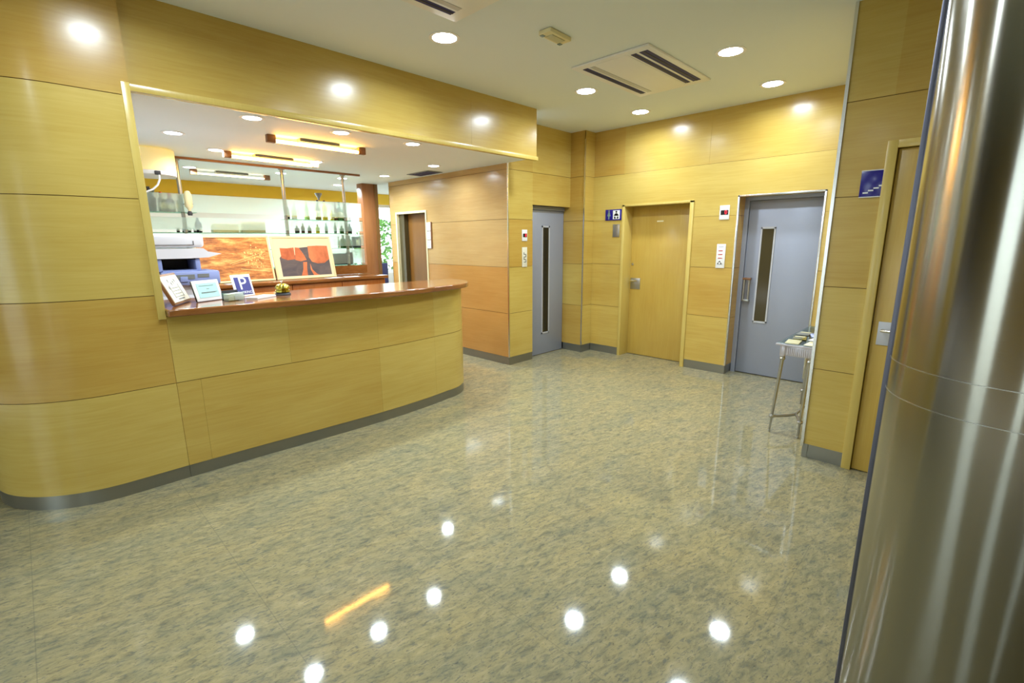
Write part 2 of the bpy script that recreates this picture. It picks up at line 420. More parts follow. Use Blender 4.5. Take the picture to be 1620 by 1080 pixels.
# return and pilaster
rt = straight((-4.13, YPIL), (XPIL, YPIL)); pf = straight((XPIL, YPIL), (XPIL, YB))
mb = MB(); panels(mb, rt, Z, mats=['maple_c', 'maple_b'], back=0.03); panels(mb, pf, Z, mats=['maple_b', 'maple_a'], back=0.03); struct(mb, 'wall_pilaster')
base('baseboard_pilaster', Path([(-4.10, YPIL), (XPIL, YPIL)]), th=0.02); base('baseboard_pilaster', Path([(XPIL, YPIL), (XPIL, YB)]), th=0.02)
# back wall: x from XPIL to XP ; openings for the wc door and the second lift
bw = straight((XPIL, YB), (XP, YB)); U = lambda x: x - XPIL
mb = MB()
panels(mb, bw, Z[:4]+[Z[3]], u0=0, u1=U(-3.30)) if False else None
for a, b in ((XPIL, -3.335), (-2.42, -1.935), (-1.145, XP)):
    panels(mb, bw, Z[:4], u0=U(a), u1=U(b), back=0.03, mats=['maple_c', 'maple_b'] if a == XPIL else MAP)
panels(mb, bw, [Z[3]+0.002, Z[4], HC], seams=((), (1.6,)), back=0.03, u0=0, u1=U(-3.335))
panels(mb, bw, [Z[3]+0.002, Z[4]], back=0.03, u0=U(-2.42), u1=U(-1.935), gap=0.004)
panels(mb, bw, [Z[3]+0.002, Z[4]], back=0.03, u0=U(-1.145), gap=0.004)
panels(mb, bw, [1.935, Z[4]], back=0.03, u0=U(-3.335), u1=U(-2.42), mats=['maple_a'])
panels(mb, bw, [1.945, Z[4]], back=0.03, u0=U(-1.935), u1=U(-1.145), mats=['maple_a'])
panels(mb, bw, [Z[4]+0.002, HC], seams=(1.5,), back=0.03, u0=U(-3.335), mats=['maple_a', 'maple_b'])
# returns of the second lift's recess
panels(mb, straight((-1.935, YB), (-1.935, YR+0.05)), Z[:4]+[1.945], back=0.03, mats=['maple_c'])
panels(mb, straight((-1.145, YR+0.05), (-1.145, YB)), Z[:4]+[1.945], back=0.03, mats=['maple_b'])
mb.box(-1.935, -1.145, YB-0.001, YR+0.05, 1.945, 1.97, 'maple_b')
struct(mb, 'wall_back')
for a, b in ((XPIL, -3.335), (-2.42, -1.935), (-1.145, XP)): base('baseboard_back', bw, U(a), U(b), th=0.03)
base('baseboard_back', straight((-1.935, YB), (-1.935, YR+0.02)), th=0.03)
# pier
pl_ = straight((XP, YB), (XP, YP)); pr = straight((XP, YP), (2.7, YP))
mb = MB(); panels(mb, pl_, Z, seams=(0.9,), back=0.03); UP = lambda x: x-XP
panels(mb, pr, Z, u0=0, u1=UP(-0.492), back=0.03, mats=['maple_b', 'maple_a']); panels(mb, pr, [2.055, Z[4], HC], u0=UP(-0.492), u1=UP(0.45), back=0.03, mats=['maple_b'])
panels(mb, pr, Z, u0=UP(0.45), back=0.03); struct(mb, 'wall_right')
base('baseboard_right', pl_, th=0.03); base('baseboard_right', pr, 0, UP(-0.492), th=0.03); base('baseboard_right', pr, UP(0.45), th=0.03)

mb = MB(); mb.box(-7.0, 2.8, 5.72, 5.80, -0.05, HC+0.1, 'dark_grey'); mb.box(XP+0.05, 2.8, 3.76, 3.84, -0.05, HC+0.1, 'dark_grey'); mb.box(-4.28, -4.18, 4.12, 5.72, -0.05, HC+0.1, 'dark_grey'); mb.box(-6.48, -4.18, 4.19, 4.25, -0.05, HC+0.1, 'dark_grey')  # unseen dark boxes added behind the walls to stop light leaks
mb.box(2.83, 2.9, -3.1, 5.8, -0.05, HC+0.1, 'dark_grey'); struct(mb, 'wall_light_stop')
# the lobby's sides behind the camera
mb = MB(); panels(mb, straight((2.7, YP), (2.7, -2.9)), Z, seams=(1.3, 2.6, 3.9, 5.2), back=0.1); struct(mb, 'wall_east'); base('baseboard_east', straight((2.7, YP), (2.7, -2.9)))
mb = MB(); fw = straight((2.8, -2.9), (-7.5, -2.9)); WINS = ((-3.3, -2.1), (-0.55, 0.05), (1.25, 1.6)); us = [0.0]
for x0, x1 in sorted(WINS, key=lambda q: -q[0]): us += [2.8-x1, 2.8-x0]
us.append(fw.L)
for k in range(0, len(us), 2): panels(mb, fw, Z, u0=us[k], u1=us[k+1], back=0.1)
for k in range(1, len(us)-1, 2): panels(mb, fw, [2.5, HC], u0=us[k], u1=us[k+1], back=0.1)
struct(mb, 'wall_front')
mb = MB(); panels(mb, straight((-7.5, -2.9), (-7.5, -0.3)), Z, back=0.1); struct(mb, 'wall_west')
mb = MB(); mb.box(-7.5, -4.3, -2.9, -0.3, HC, HC+0.12, 'ceiling_paint'); struct(mb, 'ceiling')
wn = sempty('window_1', (0, 0, 0))
mb = MB()
for x0, x1 in WINS:
    for x in (x0, x1): mb.box(x-0.03, x+0.03, -2.97, -2.91, 0, 2.5, 'satin_steel')
    mb.box(x0, x1, -2.97, -2.91, 2.44, 2.5, 'satin_steel'); mb.box(x0, x1, -2.97, -2.91, 0, 0.08, 'satin_steel')
mb.build('window_frame', wn)
mb = MB()
for x0, x1 in WINS: mb.box(x0, x1, -2.945, -2.935, 0.08, 2.44, 'pane')
mb.build('pane', wn)

# the room beyond the bar
mb = MB()
mb.box(-8.4, -8.2, -0.4, 7.2, 0, 0.92, 'plaster_white'); mb.box(-8.4, -8.2, -0.4, 4.25, 0.92, 2.2, 'plaster_white'); mb.box(-8.4, -8.2, 6.7, 7.2, 0.92, 2.2, 'plaster_white'); mb.box(-4.35, -3.72, 0.30, 0.36, 0, HB, 'plaster_white'); mb.box(-4.35, -4.3, -0.2, 0.36, 0, HB, 'plaster_white')  # last two boxes: unseen white walls added to brighten the bar ceiling
mb.box(-8.4, -8.17, -0.4, 7.2, 2.19, HB, 'yellow_wall'); mb.box(-8.4, -6.4, 7.1, 7.2, 0, HB, 'plaster_white'); mb.box(-8.4, -4.3, -0.30+0.1, -0.12, 0, HB, 'plaster_white')
struct(mb, 'wall_far')
w2 = sempty('window_2'); mb = MB()
for y in (4.28, 5.48, 6.67): mb.box(-8.34, -8.28, y-0.03, y+0.03, 0.92, 2.19, 'white')
mb.box(-8.34, -8.28, 4.25, 6.7, 0.92, 0.97, 'white'); mb.box(-8.34, -8.28, 4.25, 6.7, 2.14, 2.19, 'white'); mb.build('window_frame', w2)
mb = MB(); mb.box(-8.315, -8.305, 4.25, 6.7, 0.95, 2.16, 'pane'); mb.build('pane', w2)
mb = MB(); mb.box(-30, -8.5, -12, 20, -0.2, -0.05, 'outside_ground'); mb.box(-20, 20, -20, -3.3, -0.2, -0.05, 'outside_ground'); struct(mb, 'ground')

# chrome corner trims
def trim(n, x0, x1, y0, y1, z0, z1, m='chrome'):
    mb = MB(); mb.box(x0, x1, y0, y1, z0, z1, m); struct(mb, 'trim_%d' % n)
trim(3, XL-0.006, XL+0.008, YW-0.008, YW+0.006, 0.1, HB-0.001)
trim(4, XPIL-0.006, XPIL+0.008, YPIL-0.008, YPIL+0.006, 0.1, 2.75)
trim(5, XP-0.010, XP+0.008, YP-0.010, YP+0.008, 0.08, HC-0.001)
mb = MB(); mb.box(-1.943, -1.925, YB-0.008, YB+0.01, 0.1, 1.955, 'chrome', 0.001); mb.box(-1.155, -1.137, YB-0.008, YB+0.01, 0.1, 1.955, 'chrome', 0.001); mb.box(-1.943, -1.137, YB-0.008, YB+0.01, 1.94, 1.957, 'chrome', 0.001); struct(mb, 'trim_6')

# ------------------------------------------------------------ doors
d = sempty('door_1', (-4.108, 4.4625, 0), PI/2)   # lift door beside the block, local x runs to +Y
mb = MB(); mb.box(0.055, 0.735, 0.0, 0.04, 0.006, 1.88, 'lift_grey', 0.003)
mb.build('door_leaf', d)
mb = MB(); mb.box(0.002, 0.053, -0.012, 0.04, 0, 1.93, 'lift_grey_light'); mb.box(0.053, 0.74, -0.012, 0.04, 1.885, 1.93, 'lift_grey'); mb.build('door_frame', d)
mb = MB(); mb.box(0.29, 0.445, -0.006, 0.0, 0.28, 0.30, 'lift_grey_light'); mb.box(0.29, 0.445, -0.006, 0.0, 1.67, 1.69, 'lift_grey_light'); mb.box(0.29, 0.31, -0.006, 0, 0.28, 1.69, 'lift_grey_light'); mb.box(0.425, 0.445, -0.006, 0, 0.28, 1.69, 'lift_grey_light'); wf = mb.build('window_frame', d)
mb = MB(); mb.box(0.31, 0.425, -0.003, -0.001, 0.30, 1.67, 'lift_window_dark'); mb.build('door_glass', d)

d = sempty('door_2', (-3.30, YB, 0))               # wc door in the back wall
mb = MB(); mb.box(0.0, 0.84, 0.185, 0.225, 0.006, 1.912, 'maple_door', 0.002); leaf = mb.build('door_leaf', d)
mb = MB()
mb.box(-0.036, 0.0, -0.014, 0.26, 0, 1.935, 'maple_frame', 0.002); mb.box(0.84, 0.884, -0.014, 0.26, 0, 1.935, 'maple_frame', 0.002); mb.box(-0.036, 0.884, -0.014, 0.26, 1.913, 1.938, 'maple_frame', 0.002); mb.build('door_frame', d)
mb = MB(); mb.box(0.012, 0.15, 0.178, 0.185, 0.875, 1.018, 'satin_steel', 0.002); hp = mb.build('handle_plate', d)
mb = MB(); mb.tube([(0.035, 0.178, 0.985), (0.035, 0.13, 0.985), (0.06, 0.122, 0.985), (0.13, 0.122, 0.985)], 0.009, 'chrome'); mb.build('lever', hp)
mb = MB(); mb.lathe([(0.016, 0.178), (0.016, 0.1855)], 'satin_steel', (0.03, 1.195), 14, axis='y'); mb.build('lock_rosette', d)
mb = MB(); mb.box(0.345, 0.43, 0.181, 0.185, 1.72, 1.737, 'cream'); mb.build('name_plate', d)

d = sempty('door_3', (-1.935, YR, 0))              # second lift
mb = MB(); mb.box(0.05, 0.765, 0.0, 0.04, 0.008, 1.905, 'lift_grey', 0.003); leaf = mb.build('door_leaf', d)
mb = MB(); mb.box(0.0, 0.046, -0.015, 0.04, 0, 1.945, 'lift_grey'); mb.box(0.769, 0.79, -0.015, 0.04, 0, 1.945, 'lift_grey'); mb.box(0.046, 0.769, -0.015, 0.04, 1.908, 1.945, 'lift_grey'); mb.build('door_frame', d)
mb = MB()
for q in ((0.185, 0.20, 0.60, 1.625), (0.315, 0.33, 0.60, 1.625), (0.185, 0.33, 0.595, 0.615), (0.185, 0.33, 1.61, 1.63)): mb.box(q[0], q[1], -0.008, 0.0, q[2], q[3], 'lift_grey_light')
mb.build('window_frame', d)
mb = MB(); mb.box(0.20, 0.315, -0.003, -0.001, 0.615, 1.61, 'lift_window'); mb.build('door_glass', d)
mb = MB(); mb.tube([(0.078, 0, 1.08), (0.078, -0.055, 1.08), (0.078, -0.055, 0.84), (0.078, 0, 0.84)], 0.010, 'satin_steel')
mb.tube([(0.128, 0, 1.08), (0.128, -0.055, 1.08), (0.128, -0.055, 0.84), (0.128, 0, 0.84)], 0.010, 'satin_steel'); mb.box(0.066, 0.14, -0.066, -0.044, 0.83, 0.85, 'satin_steel', 0.003); h = mb.build('handle', d)
mb = MB(); mb.box(0.060, 0.146, -0.068, -0.042, 1.065, 1.088, 'frame_brown', 0.004); mb.build('handle_cap', h)

d = sempty('door_4', (-0.438, YP, 0))              # right-hand door behind the column
mb = MB(); mb.box(0.0, 0.84, 0.012, 0.05, 0.006, 2.008, 'maple_door', 0.002); mb.build('door_leaf', d)
mb = MB(); mb.box(-0.054, -0.003, -0.014, 0.06, 0, 2.055, 'maple_frame', 0.002); mb.box(0.843, 0.888, -0.014, 0.06, 0, 2.055, 'maple_frame', 0.002); mb.box(-0.003, 0.843, -0.014, 0.06, 2.012, 2.055, 'maple_frame', 0.002); mb.build('door_frame', d)
mb = MB(); mb.box(0.03, 0.145, 0.005, 0.012, 0.853, 0.998, 'lift_grey_light', 0.002); hp = mb.build('handle_plate', d)
mb = MB(); mb.tube([(0.055, 0.005, 0.948), (0.055, -0.035, 0.948), (0.075, -0.045, 0.948), (0.17, -0.045, 0.948)], 0.009, 'chrome'); mb.build('lever', hp)
mb = MB(); mb.box(-0.003, 0.0, 0.02, 0.035, 0.95, 1.12, 'dark_grey'); mb.build('hinge', d)

d = sempty('door_5', (-6.335, YW, 0))              # doorway into the block with brown door
mb = MB(); mb.box(0.13, 0.74, 0.10, 0.14, 0.0, 1.90, 'brown_door'); mb.build('door_leaf', d)
mb = MB(); mb.box(0.0, 0.13, 0.03, 0.14, 0.0, 1.90, 'lift_window'); mb.build('side_light', d)
mb = MB(); mb.box(-0.03, 0.0, -0.012, 0.06, 0, 1.90, 'cream'); mb.box(0.715, 0.74, -0.012, 0.06, 0, 1.90, 'cream'); mb.box(-0.03, 0.74, -0.012, 0.06, 1.90, 1.93, 'cream'); mb.build('door_frame', d)

# ------------------------------------------------------------ reception counter
cpts = [(XB, 0.5765), (-3.515, 0.8), (-3.505, 1.1), (-3.493, 1.4), (-3.482, 1.7), (-3.478, 1.95), (-3.485, 2.2), (-3.505, 2.45), (-3.53, 2.62), (-3.547, 2.729)] + arc((-3.967, 2.729), 0.42, 4, 90, 16) + [(-4.06, 3.149)]
cp = Path(cpts)
ctr = thing('reception_counter', 'long curved maple-fronted reception counter with a glossy red-brown top', 'reception counter', (-3.8, 1.8, 0))
def loc(o, root):
    o.matrix_parent_inverse = Matrix.Identity(4); o.location = -Vector(root.location); return o
mb = MB(); panels(mb, cp, [0.085, Z[1], 1.062], seams=((0.13, 1.4, 2.0), (0.70, 1.4, 2.0)), back=0.04, mats=['maple_b', 'maple_a']); loc(mb.build('front_panel', ctr), ctr)
mb = MB(); strip(mb, cp, 0, cp.L, 0, 0.084, -0.004, 0.04, 'steel_plinth'); loc(mb.build('plinth', ctr, 'brushed steel plinth'), ctr)
out = []
for i in range(0, 61):
    u = cp.L*i/60; p = cp.at(u); n = cp.nrm(u); k = 0.075 + 0.03*math.sin(PI*min(1, u/2.4)); q = p + n*min(k, 0.10)
    out.append((q.x, max(q.y, 0.5765)))
out[0] = (-3.452, 0.5765)
out += [(-4.12, 3.22), (-4.12, 0.5765)]
mb = MB(); mb.prism(out, 1.065, 1.11, 'mahogany'); o = loc(mb.build('countertop', ctr, 'glossy red-brown countertop'), ctr)
bv = o.modifiers.new('bevel', 'BEVEL'); bv.width = 0.009; bv.segments = 3; bv.limit_method = 'ANGLE'; bv.angle_limit = math.radians(50)
mb = MB(); mb.box(-4.06, -4.02, 0.58, 3.13, 0.0, 1.064, 'orange_wood'); loc(mb.build('back_panel', ctr), ctr)

# back bar
bb = thing('back_bar', 'low red-brown back bar cabinet the two framed pictures lean on', 'bar cabinet', (-5.8, 2.2, 0))
mb = MB(); mb.box(-6.12, -5.50, 0.3, 3.33, 1.045, 1.082, 'mahogany', 0.006); loc(mb.build('worktop', bb, 'glossy red-brown worktop'), bb)
mb = MB(); mb.box(-6.10, -5.56, 0.32, 3.30, 0, 1.045, 'orange_wood'); loc(mb.build('body', bb), bb)
for k in range(5):
    y0 = 0.34 + k*0.593; mb = MB(); mb.box(-5.56, -5.538, y0, y0+0.585, 0.08, 1.035, 'orange_wood', 0.003); loc(mb.build('door', bb), bb)

# back screen with posts, frosted bands and glass shelves
sc = thing('bottle_shelving', 'glass bottle shelving with frosted bands hung between steel posts', 'shelving', (-6.15, 2.2, 1.08))
for y in (1.30, 2.36, 3.13):
    mb = MB(); mb.lathe([(0.02, 1.083), (0.02, HB-0.001)], 'satin_steel', (-6.16, y), 16); mb.lathe([(0.035, HB-0.02), (0.035, HB-0.001)], 'satin_steel', (-6.16, y), 16); loc(mb.build('post', sc, 'round steel post'), sc)
SH = [1.785, 1.617, 1.425, 1.205]
for z in SH:
    mb = MB(); mb.box(-6.34, -6.13, 2.36 if z == SH[0] else 0.45, 3.36, z-0.008, z, 'shelf_glass'); loc(mb.build('glass_shelf', sc), sc)
mb = MB(); mb.box(-6.34, -6.13, 0.45, 1.42, 1.822, 1.83, 'shelf_glass'); loc(mb.build('glass_shelf', sc), sc)
for a, b in ((1.825, 2.01), (1.645, 1.772), (1.452, 1.60), (1.222, 1.41)):
    mb = MB(); mb.box(-6.115, -6.105, 0.45, 3.34, a, b, 'frosted_glass'); loc(mb.build('frosted_band', sc, 'frosted glass band'), sc)
mb = MB(); mb.box(-6.20, -6.09, 0.45, 3.36, 1.083, 1.196, 'mahogany'); loc(mb.build('lower_panel', sc, 'red-brown lower panel'), sc)
mb = MB(); mb.box(-6.05, -6.01, 0.6, 3.3, HB-0.022, HB-0.001, 'frame_brown'); loc(mb.build('top_rail', sc, 'brown rail on the ceiling'), sc)

wc = thing('wooden_column', 'brown wooden column at the right end of the bottle shelves', 'column', (-6.95, 3.9, 0))
mb = MB(); mb.box(-0.06, 0.10, -0.12, 0.14, 0, HB-0.001, 'column_wood', 0.004); mb.build('shaft', wc)
mb = MB(); mb.box(0.10, 0.112, 0.08, 0.135, 0, HB-0.001, 'brown_door'); mb.build('edge_strip', wc, 'darker brown edge strip')

# ------------------------------------------------------------ copier
cp_ = thing('photocopier', 'grey and blue office photocopier behind the counter beside the opening edge', 'photocopier', (-4.52, 0.46, 0), PI/2)
W_ = 0.62   # local x 0..0.62 -> world y .46..1.08
mb = MB(); mb.box(0, W_+0.02, 0.0, 0.55, 0.03, 1.18, 'copier_white', 0.012); mb.build('body', cp_)
mb = MB(); mb.box(0.28, W_+0.06, -0.05, 0.3, 1.175, 1.285, 'copier_blue', 0.016); bp = mb.build('blue_panel', cp_, 'blue front panel')
mb = MB(); mb.box(0.33, 0.50, -0.053, -0.049, 1.225, 1.26, 'copier_grey'); mb.box(0.52, 0.60, -0.053, -0.049, 1.235, 1.262, 'copier_grey'); mb.build('paper_slot', bp)
mb = MB(); mb.box(0.40, 0.45, -0.060, -0.049, 1.205, 1.245, 'copier_blue', 0.003); mb.build('latch', bp)
mb = MB(); mb.box(0, 0.27, -0.01, 0.5, 1.18, 1.40, 'copier_grey', 0.01); mb.build('left_cheek', cp_, 'grey left side')
mb = MB(); mb.box(0.27, 0.305, -0.015, 0.5, 1.285, 1.385, 'copier_blue', 0.006); mb.box(0.525, 0.56, -0.015, 0.5, 1.285, 1.385, 'copier_blue', 0.006); mb.box(0.30, 0.53, 0.25, 0.3, 1.285, 1.385, 'black'); mb.box(0.30, 0.53, -0.03, 0.25, 1.285, 1.296, 'copier_blue'); mb.box(0.3, 0.53, -0.014, 0.3, 1.375, 1.386, 'black'); mb.build('output_bay', cp_, 'dark paper output bay with blue surround')
mb = MB(); mb.prism([(0.02, 1.385), (0.50, 1.385), (0.62, 1.39), (0.715, 1.418), (0.62, 1.436), (0.59, 1.462), (0.0, 1.462), (0.0, 1.385)], -0.03, 0.52, 'copier_white', 'y'); mb.build('scanner', cp_)
mb = MB(); mb.box(0.0, 0.605, -0.02, 0.5, 1.468, 1.575, 'copier_white', 0.028, 3); lid = mb.build('feeder_lid', cp_)
mb = MB(); mb.box(0.09, 0.53, -0.024, -0.018, 1.488, 1.491, 'dark_grey'); mb.box(0.09, 0.094, -0.024, -0.018, 1.488, 1.52, 'dark_grey'); mb.box(0.526, 0.53, -0.024, -0.018, 1.488, 1.52, 'dark_grey'); mb.build('lid_seam', lid)
for k in range(3):
    mb = MB(); mb.box(0.03, W_-0.01, -0.012, 0.0, 0.12+k*0.33, 0.43+k*0.33, 'copier_white', 0.004); dr = mb.build('paper_drawer', cp_)

# ------------------------------------------------------------ things on the counter
ZT = 1.1105
def lean(name, label, cat, p0, wdt, hgt, ang, tilt, frame_m, th, card):
    """a leaning card: bottom-left corner p0, width along angle ang (about z), tilted back"""
    t = thing(name, label, cat, p0, ang, -tilt)
    card(t, wdt, hgt, th)
    return t
def menu(t, w_, h_, th):
    mb = MB(); mb.box(0, w_, 0, th, 0, h_, 'frame_brown', 0.003); f = mb.build('frame', t, 'brown wooden frame')
    mb = MB(); mb.box(0.006, w_-0.016, -0.003, 0.0, 0.014, h_-0.016, 'offwhite'); s_ = mb.build('sheet', t, 'white sheet')
    mb = MB(); random.seed(3)
    for k in range(5):
        x = 0.05 + k*0.035; q = 0.11 + 0.05*abs(math.sin(k*1.3)); mb.box(x, x+0.018, -0.0045, -0.003, q, q+0.004, 'copier_grey'); mb.box(x+0.008, x+0.011, -0.0045, -0.003, q-0.012, q+0.012, 'copier_grey')
    for k in range(4):
        z = 0.045 + k*0.02; q = 0.085
        while q < 0.20: l_ = 0.006+random.random()*0.012; mb.box(q, q+l_, -0.0045, -0.003, z, z+0.003, 'copier_grey'); q += l_+0.005
    for x in (0.07, 0.215): mb.box(x, x+0.003, -0.0045, -0.003, 0.04, 0.13, 'copier_grey')
    mb.box(0.10, 0.20, -0.0045, -0.003, 0.026, 0.034, 'copier_grey')
    mb.build('writing', s_)
lean('table_notice', 'brown-framed notice leaning far back on the counter next to the opening edge', 'framed notice', (-3.618, 0.652, ZT+0.008), 0.296, 0.207, 2.642, 0.398, None, 0.02, menu)
def card(t, w_, h_, th):
    mb = MB(); mb.box(0, w_, 0, th, 0, h_, 'white', 0.002); mb.build('frame', t)
    mb = MB(); mb.box(0.0, w_, th, th+0.012, 0, h_, 'black', 0.002); mb.build('backing', t, 'black backing')
    mb = MB(); mb.box(0.024, w_-0.02, -0.002, 0, 0.022, h_-0.02, 'mint'); s_ = mb.build('sheet', t, 'pale green printed sheet')
    mb = MB()
    for z, a, b in ((h_*0.72, 0.04, 0.15), (h_*0.40, 0.045, 0.165), (h_*0.37, 0.045, 0.15), (h_*0.56, 0.09, 0.11)): mb.box(a, b, -0.0032, -0.002, z, z+0.003, 'copier_grey')
    mb.build('writing', s_)
lean('table_notice', 'white-framed card with pale green sheet standing between menu and card box', 'framed notice', (-3.74, 0.801, ZT+0.005), 0.198, 0.142, 2.033, 0.273, None, 0.006, card)
def park(t, w_, h_, th):
    mb = MB(); mb.box(0, w_, 0, th, 0, h_, 'white', 0.001); mb.build('frame', t)
    mb = MB(); mb.box(0.020, w_-0.014, -0.0015, 0, 0.012, h_-0.02, 'pblue'); s_ = mb.build('panel', t, 'blue parking panel')
    text_mesh('P', 0.135, 'white', 'letter', s_, (w_/2+0.002, -0.002, h_*0.56), (PI/2, 0, 0))
    text_mesh('PARKING', 0.027, 'white', 'wording', s_, (w_/2+0.004, -0.002, 0.028), (PI/2, 0, 0))
lean('parking_sign', 'small blue and white P parking sign standing behind the card box', 'sign', (-3.898, 1.079, ZT+0.0015), 0.154, 0.164, 1.888, 0.288, None, 0.004, park)
cb = thing('card_holder', 'clear box of white cards on the counter in front of the P sign', 'card holder', (-3.635, 0.957, ZT), math.radians(107))
mb = MB(); mb.box(0, 0.115, 0, 0.07, 0, 0.004, 'pane'); mb.box(0, 0.115, -0.003, 0, 0, 0.058, 'pane'); mb.box(0, 0.115, 0.07, 0.073, 0, 0.07, 'dark_grey'); mb.box(-0.003, 0, 0, 0.07, 0, 0.058, 'pane'); mb.box(0.115, 0.118, 0, 0.07, 0, 0.06, 'pane'); mb.build('box', cb)
mb = MB(); mb.box(0.005, 0.045, 0.004, 0.062, 0.005, 0.05, 'offwhite', 0.002); mb.build('card_stack', cb)
mb = MB(); mb.box(0.05, 0.112, 0.004, 0.062, 0.005, 0.052, 'white', 0.002); mb.build('card_stack', cb)
lf = thing('leaflet_pad', 'stack of white leaflets lying flat on the counter before the bell', 'leaflets', (-3.615, 1.135, ZT), math.radians(127))
mb = MB(); mb.box(0, 0.21, 0.0, 0.09, 0, 0.012, 'white', 0.001); mb.build('pad', lf)
mb = MB(); mb.box(-0.005, 0.20, 0.004, 0.096, 0.0125, 0.0135, 'white'); mb.build('top_sheet', lf)
bl = thing('desk_bell', 'brass reception bell on the counter', 'bell', (-3.80, 1.375, ZT)); bl.scale = (1.18, 1.18, 1.1)
mb = MB(); mb.lathe([(0.0, 0), (0.048, 0), (0.048, 0.006), (0.043, 0.014), (0.036, 0.018)], 'dark_grey'); mb.build('base', bl)
mb = MB(); mb.lathe([(0.040, 0.018), (0.045, 0.022), (0.044, 0.034), (0.036, 0.038), (0.036, 0.042), (0.045, 0.046), (0.044, 0.056), (0.036, 0.068), (0.022, 0.077), (0.008, 0.080), (0, 0.080)], 'brass', n=28); mb.build('dome', bl)
mb = MB(); mb.lathe([(0.004, 0.079), (0.004, 0.09), (0.008, 0.091), (0.009, 0.096), (0.004, 0.099), (0, 0.1)], 'chrome', n=12); mb.build('button', bl)

# ------------------------------------------------------------ leaning pictures on the back bar
def picture(name, label, y0, wd, hg, fill):
    t = thing(name, label, 'picture', (-5.70, y0, 1.0885), PI/2, -0.24)
    mb = MB(); b_ = 0.02
    mb.box(0, wd, 0, 0.022, 0, b_, 'frame_cream', 0.002); mb.box(0, wd, 0, 0.022, hg-b_, hg, 'frame_cream', 0.002); mb.box(0, b_, 0, 0.022, b_, hg-b_, 'frame_cream', 0.002); mb.box(wd-b_, wd, 0, 0.022, b_, hg-b_, 'frame_cream', 0.002)
    mb.build('frame', t, 'pale wooden frame'); fill(t, wd, hg); return t
def city(t, w_, h_):
    mb = MB(); mb.box(0.02, w_-0.02, 0.006, 0.016, 0.02, h_-0.02, 'city_picture'); pr_ = mb.build('print', t, 'orange print of traffic light trails in a city')
    mb = MB()
    def line(x0, z0, x1, z1, t_): mb.face([(x0, 0.0052, z0), (x1, 0.0052, z1), (x1, 0.0052, z1+t_), (x0, 0.0052, z0+t_)], 'streak')
    line(0.30, 0.20, 0.68, 0.33, 0.004); line(0.32, 0.19, 0.68, 0.30, 0.003); line(0.40, 0.14, 0.69, 0.10, 0.006); line(0.5, 0.16, 0.69, 0.13, 0.004)
    for k in range(80):
        x = 0.45 + 0.2*random.random(); z = 0.15 + 0.27*random.random()*math.exp(-abs(x-0.55)*4); s_ = 0.004+0.006*random.random()
        mb.face([(x, 0.0050, z), (x+s_, 0.0050, z), (x+s_, 0.0050, z+s_*1.6), (x, 0.0050, z+s_*1.6)], 'streak')
    mb.build('light_trails', pr_)
def canyon(t, w_, h_):
    mb = MB(); mb.box(0.02, w_-0.02, 0.006, 0.016, 0.02, h_-0.02, 'picture_sky'); pr_ = mb.build('print', t, 'print of orange rock buttes above dark ground')
    def poly(m, pts, y): mb.face([(0.02+a*(w_-0.04), y, 0.02+b*(h_-0.04)) for a, b in pts], m)
    mb = MB()
    poly('rock_dark', [(0.07, 0.03), (0.95, 0.03), (0.95, 0.50), (0.7, 0.55), (0.45, 0.6), (0.3, 0.55), (0.10, 0.55), (0.07, 0.50)], 0.0055)
    poly('rock_orange', [(0.10, 0.50), (0.20, 0.44), (0.33, 0.46), (0.34, 0.76), (0.22, 0.74), (0.10, 0.75)], 0.0050)
    poly('rock_orange', [(0.33, 0.44), (0.42, 0.40), (0.53, 0.43), (0.50, 0.56), (0.43, 0.75), (0.36, 0.76)], 0.0048)
    poly('rock_dark', [(0.43, 0.75), (0.59, 0.77), (0.60, 0.52), (0.55, 0.42), (0.51, 0.54)], 0.0045)
    poly('rock_orange', [(0.58, 0.50), (0.62, 0.38), (0.72, 0.33), (0.85, 0.34), (0.95, 0.44), (0.95, 0.79), (0.76, 0.80), (0.59, 0.79)], 0.0042)
    poly('rock_orange', [(0.46, 0.38), (0.53, 0.38), (0.51, 0.22), (0.50, 0.03), (0.39, 0.03), (0.44, 0.20)], 0.0044)
    poly('rock_orange', [(0.58, 0.34), (0.60, 0.18), (0.68, 0.05), (0.72, 0.03), (0.61, 0.03), (0.57, 0.18)], 0.0044)
    mb.build('rocks', pr_)
picture('framed_picture', 'framed orange night city picture leaning on the back bar by the copier', 1.27, 0.735, 0.505, city)
picture('framed_picture', 'framed picture of orange desert cliffs leaning on the back bar, nearer the bright doorway', 2.025, 0.70, 0.50, canyon)
for k, (y, a) in enumerate(((2.62, 0.3), (2.85, -0.2), (1.55, 0.1))):
    mb = MB(); mb.box(-0.06, 0.06, -0.09, 0.09, 0, 0.004, 'white'); o = mb.build('paper_sheet'); o.location = (-5.57, y, 1.0825); o.rotation_euler = (0, 0, a)
    tag(o, ['white paper on the back bar worktop under the desert cliffs picture', 'white paper near the right end of the back bar worktop', 'white paper on the back bar worktop below the city picture'][k], 'paper', 'papers on the back bar')

